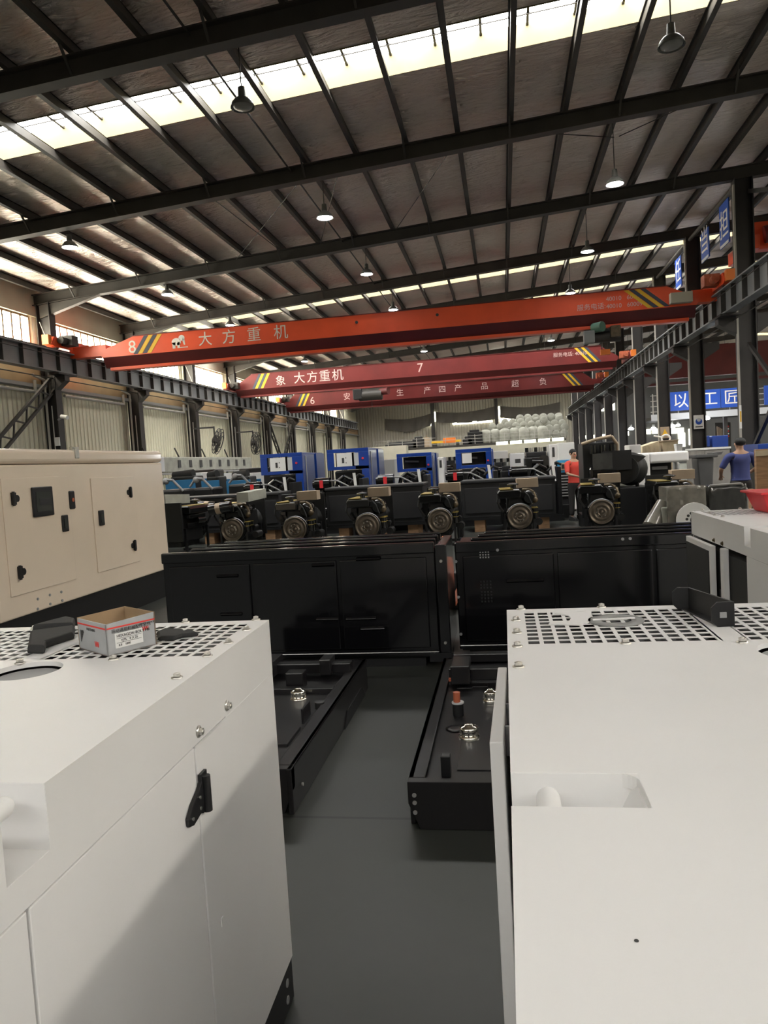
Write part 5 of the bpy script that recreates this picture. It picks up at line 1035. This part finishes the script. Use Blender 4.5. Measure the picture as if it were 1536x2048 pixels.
# ================================================================== WHITE GENERATORS (foreground)
def hexbolt(mb, p, ax=(0, 0, 1), r=.0085):
    p = Vector(p); ax = Vector(ax)
    mb.lathe([(r*1.55, 0), (r*1.55, .0025), (r*1.1, .0045)], p, ax, n=18)
    mb.cyl(p+ax*.003, p+ax*.011, r, n=6, smooth=False)
    mb.lathe([(r*.55, .011), (r*.5, .0125), (0, .0125)], p, ax, n=12)
    return mb
def white_gen(xs, s, yn, yf, label, bolts, opened=None, hole=None, far_cut=None):
    """xs: visible side plane, s: +1 when the body lies towards +X; yn near end, yf far end"""
    W = 1.0; H = 1.2; zb0 = 1.06
    X = lambda d: xs+s*d            # d = distance inwards from the visible side
    t = thing('white_generator', label, 'generator', (X(W/2), yf-1.2, 0), 'white generator housings')
    B = MB
    def bx(mb, d0, d1, y0, y1, z0, z1): return mb.box(X(d0), X(d1), y0, y1, z0, z1)
    py0, py1 = yf-1.265, yf-1.16    # lifting pocket
    g0, g1 = yf-.42, yf-.045        # grille zone
    c = B(); th = .003
    # side skirts of the top cover
    for d0, d1 in ((0, .004), (W-.004, W)):
        bx(c, d0, d1, yn, py0, zb0-.017, H-th); bx(c, d0, d1, py1, yf, zb0-.017, H-th); bx(c, d0, d1, py0, py1, zb0-.017, H-.105)
    bx(c, 0, W, yf-.004, yf, zb0-.017, H-th); bx(c, 0, W, yn, yn+.004, zb0-.017, H-th)
    # top skin
    bx(c, 0, W, yn, py0, H-th, H); bx(c, .175, W-.175, py0, py1, H-th, H)
    hy = (py1, g0); hx = hole or .60; hyc = yf-.52
    x0, x1 = sorted((X(0), X(W)))
    bx(c, 0, W, py1, hyc-.13, H-th, H)
    bx(c, 0, hx-.13, hyc-.13, g0, H-th, H); bx(c, hx+.13, W, hyc-.13, g0, H-th, H)
    xa, xb = sorted((X(hx-.13), X(hx+.13))); c.plate_hole(xa, xb, hyc-.13, g0, H, X(hx), hyc, .085); 
    # grille as bars
    cols, rows = 12, 9; p_ = .0368
    bx(c, 0, .045, g0, g1, H-th, H); bx(c, 0, W, g1, yf, H-th, H); bx(c, .487, .548, g0, g1, H-th, H); bx(c, .045+.5+2*.0, .548, g0, g1, H-th, H)
    bx(c, .548+12*p_-.006, W, g0, g1, H-th, H)
    gw = .010
    gr = B()
    for st in (.045, .548):
        for i in range(cols+1): bx(gr, st+i*p_-gw/2+(gw/2 if i == 0 else 0), st+i*p_+gw/2, g0, g1, H-.0018, H)
        for j in range(rows+1): yy = g0+(g1-g0)*j/rows; bx(gr, st, st+cols*p_, yy-gw/2, yy+gw/2, H-.0018, H-.0003)
    co = c.build('top_cover', 'white', t)
    gr.build('grille', 'white', co)
    # pocket lining
    for d0, d1, do in ((0, .175, 0), (W-.175, W, 1)):
        pk = B(); bx(pk, d0+.0006, d1-.0006, py0, py1, H-.112, H-.1045); bx(pk, d0+.0006, d1-.0006, py1-.0008, py1+.003, H-.105, H-.0008); bx(pk, d0+.0006, d1-.0006, py0-.003, py0+.0008, H-.105, H-.0008)
        e = d1 if do == 0 else d0; bx(pk, e+(-.0008 if do == 0 else .0008), e+(.004 if do == 0 else -.004), py0, py1, H-.105, H-.0008)
        r_ = .028; sg = -1 if do == 0 else 1; pts = [(X(e), py1, H-.02), *[(X(e+sg*r_*(1-math.sin(a))), py1-r_*(1-math.cos(a)), H-.02) for a in [PI/2*k/6 for k in range(7)]]]
        pk.prism(pts, (0, 0, .0195))
        pk.hexa([(X(e), py0, H-.105), (X(e+sg*.05), py0, H-.105), (X(e+sg*.05), py1, H-.105), (X(e), py1, H-.105)], [(X(e), py0, H-.012), (X(e+sg*.004), py0, H-.012), (X(e+sg*.004), py1, H-.012), (X(e), py1, H-.012)])
        pk.build('lifting_pocket', 'white', co)
        dd = .05 if do == 0 else W-.05
        lb = B(); lb.cyl((X(dd), py0-.05, H-.026), (X(dd), py1-.032, H-.024), .0165, n=20); lb.ball((X(dd), py1-.032, H-.024), .0165, n=16, m=10); lb.build('lifting_bar', 'white', co)
    # body
    B().box(min(X(.008), X(W-.008)), max(X(.008), X(W-.008)), yn+.01, yf-.008, .13, 1.0).build('body_core', 'foam', t)
    bx(B(), .05, .95, g0, g1, 1.0, 1.186).build('dark_liner', 'black', t)  # near-black block added so the grille holes read as deep shade
    OFFx = X(hx); B().cyl((OFFx, hyc, 1.0), (OFFx, hyc, 1.184), .078, n=24).build('silencer_outlet', 'grey', t)
    def panel(name, y0, y1, z0, z1, d=0): return bx(B(), d, .016+d, y0, y1, z0, z1).build(name, 'white', t, bevel=.0025)
    ym, yd = yf-1.225, yf-.61       # door joints
    panel('door', yn+.01, ym-.003, .13, 1.040)
    if not opened:
        panel('door', ym+.003, yd-.003, .13, 1.040)
        sp = panel('side_panel', yd+.003, yf, .13, 1.040); bx(B(), .0005, .016, yd+.2, yf, 1.036, 1.06).build('side_panel_flange', 'white', sp)
        bx(B(), .0, .016, yd+.003, yd+.19, 1.036, 1.0405).build('side_panel_lip', 'white', sp)
    # far/near end walls
    bx(B(), 0.01, W-.01, yf-.012, yf, .13, 1.045).build('end_wall', 'white', t)
    bx(B(), .984, 1.0, yn+.01, yf-.01, .13, 1.04).build('far_side_wall', 'white', t)
    bs = B(); bx(bs, .002, W-.002, yn, yf-.004, 0, .128); b0 = bs.build('base', 'black', t, bevel=.004)
    for yy, zz in ((yf-.07, .09), (yf-.075, .04)): 
        hp = B(); hp.cyl((X(-.001), yy, zz), (X(.004), yy, zz), .012, n=12); hp.build('bolt_hole', 'grey', b0)
    for p in bolts: hexbolt(B(), (p[0], p[1], H)).build('bolt', 'zinc', co)
    return t, X, co

# left one
lb_px = [(70, 1258), (371, 1245), (512, 1240), (493, 1260), (457, 1286), (415, 1312), (354, 1356), (227, 1319), (40, 1327)]
lb = [PZ(x, y, 1.2) for x, y in lb_px]
TH = .0164; LC_ = Vector((-.73, 2.165, 0)); RL = Matrix.Rotation(TH, 3, 'Z'); lb = [LC_+RL.transposed() @ (Vector((p.x, p.y, 0))-LC_) for p in lb]
tL, XLf, coL = white_gen(-.73, -1, -.3, 2.165, 'white generator at lower left carrying the cardboard box', [(p.x, p.y) for p in lb], hole=.46)
OFF[0] = tL.location.copy()
for y, z in ((1.765, 1.066), (1.58, 1.067)): hexbolt(MB(), (-.729, y, z), (1, 0, 0), .009).build('side_bolt', 'zinc', tL)
hg = MB(); xh = -.729
hg.cyl((xh+.012, 1.572, .885), (xh+.012, 1.572, .968), .0105, n=16)
hg.box(xh, xh+.008, 1.556, 1.592, .885, .975)
hg.prism([(xh, 1.565, .965), (xh, 1.565, .895), (xh, 1.54, .892), (xh, 1.50, .885), (xh, 1.478, .892), (xh, 1.475, .91), (xh, 1.50, .93), (xh, 1.535, .945)], (.009, 0, 0))
ho = hg.build('hinge', 'black', tL, bevel=.0015)
for y, z in ((1.54, .93), (1.54, .905), (1.495, .902)): MB().cyl((xh+.009, y, z), (xh+.0115, y, z), .004, n=8).build('hinge_screw', 'zinc', ho)
MB().box(xh-.0015, xh+.0008, 1.628, 1.642, .57, .59).build('paint_chip', 'paper', tL)
tL.location = LC_+RL @ (tL.location-LC_); tL.rotation_euler = (0, 0, TH)
# right one, door folded back
rb_px = [(1042, 1219), (1032, 1241), (1034, 1266), (1035, 1293), (1037, 1334), (1203, 1215), (1251, 1287), (1485, 1285)]
rb = [PZ(x, y, 1.2) for x, y in rb_px]
tR, XRf, coR = white_gen(-.012, 1, -.3, 2.215, 'white generator at lower right with a grey ring and black bracket on its grille', [(p.x, p.y) for p in rb], hole=.62)
OFF[0] = tR.location.copy()
d = MB(); d.hexa([(-.060, 1.60, .13), (-.030, 1.60, .13), (-.020, 2.19, .13), (-.046, 2.19, .13)], [(-.060, 1.60, 1.035), (-.030, 1.60, 1.035), (-.020, 2.19, 1.035), (-.046, 2.19, 1.035)])
dr = d.build('folded_door', 'white', tR, bevel=.003)
MB().cyl((-.022, 1.9, .95), (-.022, 1.9, 1.02), .006, n=8).cyl((-.022, 1.74, .95), (-.022, 1.74, 1.02), .006, n=8).build('door_hinge', 'grey', tR)
p = PZ(1273, 1882, 1.2); MB().cyl((p.x, p.y, 1.2), (p.x, p.y, 1.2006), .0022, n=8).build('paint_speck', 'ink', tR)
# third one further right
tb = [PZ(x, y, 1.2) for x, y in ((1405, 1020), (1418, 1027), (1430, 1031), (1445, 1034), (1480, 1018))]
tT, XTf, coT = white_gen(1.27, 1, 3.0, 5.45, 'third white generator at the right edge with an open side door, under the red basket', [(p.x, p.y) for p in tb], opened=True)
OFF[0] = tT.location.copy()
x_ = 1.27
fd = MB().box(x_-.045, x_-.015, 4.80, 5.42, .13, 1.035).build('folded_door', 'white', tT, bevel=.003); MB().box(x_-.050, x_-.045, 4.84, 5.40, .2, 1.0).build('door_foam', 'foam', fd)
MB().box(x_-.03, x_+.006, 4.60, 4.66, .13, 1.04).build('door_post', 'white', tT, bevel=.006); MB().box(x_-.02, x_+.002, 4.66, 4.72, .62, .78).build('door_latch', 'black', tT)
MB().box(x_+.002, x_+.02, 3.0, 4.27, .13, 1.04).build('door', 'white', tT, bevel=.003)
for y in (4.88, 4.70): hexbolt(MB(), (x_-.001, y, 1.06), (-1, 0, 0), .009).build('side_bolt', 'bronze', tT)

# ================================================================== THINGS ON THE GENERATORS
Z = 1.2005
# red basket
a = Vector((1.63, 5.0, Z)); t = thing('plastic_basket', 'red plastic basket of small parts on the third white generator', 'basket', a)
MB().hexa([(1.63, 5.0, Z), (2.0, 5.0, Z), (2.0, 5.28, Z), (1.63, 5.28, Z)], [(1.585, 4.95, Z+.125), (2.05, 4.95, Z+.125), (2.05, 5.33, Z+.125), (1.585, 5.33, Z+.125)]).build('tub', 'red', t, bevel=.012, seg=3)
MB().box(1.565, 2.07, 4.93, 5.35, Z+.12, Z+.137).build('rim', 'red', t, bevel=.005)
hl = MB()
for i in range(9):
    for j in range(4): hl.box(1.655+.038*i, 1.670+.038*i, 4.975-.01*j, 4.995-.01*j, Z+.02+.022*j, Z+.030+.022*j)
hl.build('lattice_hole', 'ink', t)
bo = MB(); rg_ = random.Random(4)
for k in range(14): q = (1.64+rg_.random()*.38, 4.962+rg_.uniform(-.006, .004), Z+.05+rg_.random()*.05); bo.cyl(q, (q[0]+.01, q[1]-.005, q[2]+.006), .004, n=6)
bo.build('bolt', 'zinc', t)
# cardboard box
def card_box():
    P = [(-1.395, 2.14), (-1.015, 1.715), (-.945, 1.86), (-1.18, 2.22)]
    P = [PZ(159, 1297, 1.2), PZ(216, 1314, 1.2), PZ(314, 1289, 1.2)]
    A, Bc, C = [Vector((p.x, p.y, Z)) for p in P]; 
    e1 = (A-Bc); e2 = (C-Bc); e1n = e1.normalized(); up = Vector((0, 0, 1)); e2p = Vector((-e1n.y, e1n.x, 0)); 
    if e2p.dot(e2) < 0: e2p = -e2p
    L2 = e2.length; L1 = e1.length; D = Bc+e1+e2
    t = thing('cardboard_box', 'open silver-grey cardboard box with red stripe on the left white generator', 'box', Bc)
    hgt = .083; th = .004; B = MB
    n1 = e2.normalized(); n2 = e1.normalized()
    ou1 = -n1; ou2 = -n2
    def wall(p, q, inn, name, m, h0=hgt, h1=hgt): return B().hexa([p, q, q+inn*th, p+inn*th], [p+up*h0, q+up*h1, q+inn*th+up*h1, p+inn*th+up*h0]).build(name, m, t)
    w1 = wall(Bc, C, n2, 'front_wall', 'silver_card', .083, .090); w2 = wall(Bc, A, n1, 'side_wall', 'silver_card', .083, .083)
    wall(A, D, -n2, 'back_wall', 'card_in', .085, .090); wall(C, D, -n1, 'far_wall', 'card_in', .090, .090)
    B().hexa([Bc, C, D, A], [Bc+up*.003, C+up*.003, D+up*.003, A+up*.003]).build('bottom', 'card_in', t)
    B().hexa([Bc+n2*th+n1*th, C+n2*th-n1*th, C+n2*(th+.0006)-n1*th, Bc+n2*(th+.0006)+n1*th], [Bc+n2*th+n1*th+up*.081, C+n2*th-n1*th+up*.086, C+n2*(th+.0006)-n1*th+up*.086, Bc+n2*(th+.0006)+n1*th+up*.081]).build('inner_face', 'card_in', t)
    o = -n2*.0008; d1 = e2.normalized()
    def q(mb, p0, u, v, u0, u1, v0, v1, off): mb.hexa([p0+u*u0+v*v0, p0+u*u1+v*v0, p0+u*u1+v*v0+off, p0+u*u0+v*v0+off], [p0+u*u0+v*v1, p0+u*u1+v*v1, p0+u*u1+v*v1+off, p0+u*u0+v*v1+off])
    m_ = B(); q(m_, Bc, d1, up, 0.002, L2-.002, .069, .073, o); q(m_, Bc, n2, up, .002, L1-.002, .069, .073, -d1*.0008); m_.build('red_stripe', 'red_ink', t)
    m_ = B(); q(m_, Bc, d1, up, L2*.16, L2*.72, .016, .055, o); lab = m_.build('paper_label', 'paper', t)
    fr_ = Bc+o*1.4; y1 = d1
    OFF0 = OFF[0]
    writing('lettering', '扬动通用机械配件系列', .0115, fr_+d1*(L2*.10)+up*.0575, 'ink', t, xd=d1, depth=.0006)
    writing('lettering', 'PERFORMANCE', .0065, fr_+d1*(L2*.66)+up*.063, 'ink', t, xd=d1, depth=.0006)
    fr2 = Bc+o*2.4
    writing('lettering', 'HEXAGON BOLT M8', .0105, fr2+d1*(L2*.19)+up*.044, 'ink', t, xd=d1, depth=.0006)
    writing('lettering', 'YJTL   8 X 25', .009, fr2+d1*(L2*.27)+up*.032, 'ink', t, xd=d1, depth=.0006)
    writing('lettering', '8.8    1000', .008, fr2+d1*(L2*.22)+up*.0205, 'ink', t, xd=d1, depth=.0006)
    m_ = B(); q(m_, Bc, d1, up, L2*.19, L2*.69, .0405, .041, o*2.6); q(m_, Bc, d1, up, L2*.19, L2*.69, .029, .0295, o*2.6); m_.build('label_line', 'ink', lab)
    def wmark(base, u, off, s_, name='logo'):
        m2 = B()
        for k in range(3):
            a_ = base+u*(s_*(.0+.42*k)); 
            m2.hexa([a_+u*(.10*s_), a_+u*(.26*s_), a_+u*(.26*s_)+off, a_+u*(.10*s_)+off], [a_-u*(.12*s_)+up*s_*.8, a_+u*(.02*s_)+up*s_*.8, a_+u*(.02*s_)+up*s_*.8+off, a_-u*(.12*s_)+up*s_*.8+off])
            m2.hexa([a_+u*(.14*s_), a_+u*(.28*s_), a_+u*(.28*s_)+off, a_+u*(.14*s_)+off], [a_+u*(.30*s_)+up*s_*.8, a_+u*(.42*s_)+up*s_*.8, a_+u*(.42*s_)+up*s_*.8+off, a_+u*(.30*s_)+up*s_*.8+off])
        m2.build(name, 'red_ink', t)
    wmark(Bc+d1*(L2*.73)+up*.046, d1, o, .014)
    wmark(Bc+n2*(L1*.40)+up*.018, -n2, -d1*.0008, .018)
    writing('lettering', 'FASTENERS', .010, Bc-d1*.0012+n2*(L1*.66)+up*.0575, 'ink', t, xd=-n2, depth=.0006)
    m_ = B(); cc = Bc-d1*.001+n2*(L1*.82)+up*.042
    for k in range(5): q(m_, cc, -n2, up, -.012+.003*k, -.009+.004*k, -.02+.006*k, .012-.003*(k % 2), -d1*.0006)
    m_.build('printed_bolt', 'ink', t)
card_box()
# black rubber parts either side of the box
def lump(name, label, pts, h, m='rubber'):
    P = [PZ(x, y, 1.2) for x, y in pts]; n = len(P); c = sum((Vector((p.x, p.y, 0)) for p in P), Vector())/n
    mb = MB(); lo = [Vector((p.x, p.y, Z)) for p in P]; hi = [Vector((c.x+(p.x-c.x)*.93, c.y+(p.y-c.y)*.93, Z+h)) for p in P]
    mb.add(lo+hi, [tuple(reversed(range(n))), tuple(range(n, 2*n))]+[(i, (i+1) % n, n+(i+1) % n, n+i) for i in range(n)])
    return single(name, mb, m, label, 'rubber part', (c.x, c.y, Z), bevel=.006)
lump('rubber_mount', 'black rubber block lying left of the cardboard box on the grille', [(54, 1308), (90, 1309), (93, 1297), (150, 1278), (152, 1262), (60, 1274)], .022)
lump('rubber_strip', 'black rubber flap behind the cardboard box at its left', [(62, 1266), (150, 1262), (152, 1250), (135, 1246), (90, 1258)], .025)
lump('rubber_pad', 'flat black rubber pad lying right of the cardboard box', [(315, 1283), (350, 1282), (366, 1277), (400, 1273), (388, 1267), (370, 1268), (366, 1264), (328, 1263), (312, 1270)], .012)
# items on right grille
P = [PZ(x, y, 1.2) for x, y in ((1097, 1250), (1160, 1252), (1180, 1244), (1183, 1225), (1112, 1226), (1104, 1230), (1125, 1232))]
mb = MB()
cc = PZ(1133, 1240, 1.2); out = [PZ(x, y, 1.2) for x, y in ((1097, 1250), (1161, 1252), (1181, 1245), (1183, 1225), (1140, 1225), (1105, 1226))]
inn = [PZ(x, y, 1.2) for x, y in ((1103, 1246), (1137, 1246), (1142, 1239), (1137, 1233), (1125, 1230), (1105, 1231))]
vs = [Vector((p.x, p.y, Z)) for p in out+inn]+[Vector((p.x, p.y, Z+.003)) for p in out+inn]; n = 6
fs = []
for i in range(n-1): fs += [(12+i, 12+i+1, 18+i+1, 18+i), (i, 6+i, 6+i+1, i+1), (i, i+1, 12+i+1, 12+i), (6+i, 18+i, 18+i+1, 6+i+1)]
fs += [(0, 12, 18, 6), (5, 11, 23, 17)]
mb.add(vs, fs); single('cut_plate', mb, 'white', 'white sheet-metal plate with a curved cut-out lying on the right grille', 'plate', (cc.x, cc.y, Z))
cc = PZ(1232, 1242, 1.2); cc = Vector((cc.x, cc.y, Z))
rp_ = [(.040, 0), (.072, 0), (.072, .003), (.040, .003), (.040, 0)]
t = thing('gasket_ring', 'round grey gasket ring with a cross bar lying on the right grille', 'ring', cc); MB().lathe(rp_, cc, n=40).build('ring', 'gasket', t); MB().bar(cc+Vector((-.06, .0, .0045)), cc+Vector((.05, .01, .0045)), .008, .003).build('bar', 'white', t)
# black U bracket
t = thing('steel_bracket', 'black U-shaped steel bracket lying on the right grille', 'bracket', (.5, 2.02, Z)); th = .006
a0, a1 = PZ(1345, 1219, 1.2), PZ(1382, 1220, 1.2); b0, b1 = PZ(1424, 1255, 1.2), PZ(1470, 1253, 1.2)
A0, A1, B0, B1 = [Vector((p.x, p.y, Z)) for p in (a0, a1, b0, b1)]
hh = .062; u = Vector((0, 0, 1))
def tab(p, q, name):
    d = (q-p).normalized(); nrm = Vector((-d.y, d.x, 0))*th; L_ = (q-p).length; ch = .014
    poly = [p+d*ch, q, q+u*hh, p+d*ch+u*hh, p+u*(hh-ch), p+u*ch]; return MB().prism(poly, nrm).build(name, 'black', t, bevel=.001)
f1 = tab(A0, A1, 'flange'); f2 = tab(B0, B1, 'flange')
MB().hexa([A1, B1, B1+Vector((-th, 0, 0)), A1+Vector((-th, 0, 0))], [A1+u*hh, B1+u*hh, B1+Vector((-th, 0, 0))+u*hh, A1+Vector((-th, 0, 0))+u*hh]).build('web', 'black', t)
MB().hexa([A0+(A1-A0)*.5, B0+(B1-B0)*.3, B1, A1], [A0+(A1-A0)*.5+u*.004, B0+(B1-B0)*.3+u*.004, B1+u*.004, A1+u*.004]).build('foot', 'black', t)
m_ = (B0+B1)/2+u*.030+Vector((0, -.0012, 0)); MB().box(m_.x-.008, m_.x+.008, m_.y-.0008, m_.y+.001, m_.z-.007, m_.z+.007).build('square_hole', 'grey', f2)
bpy.context.view_layer.update()
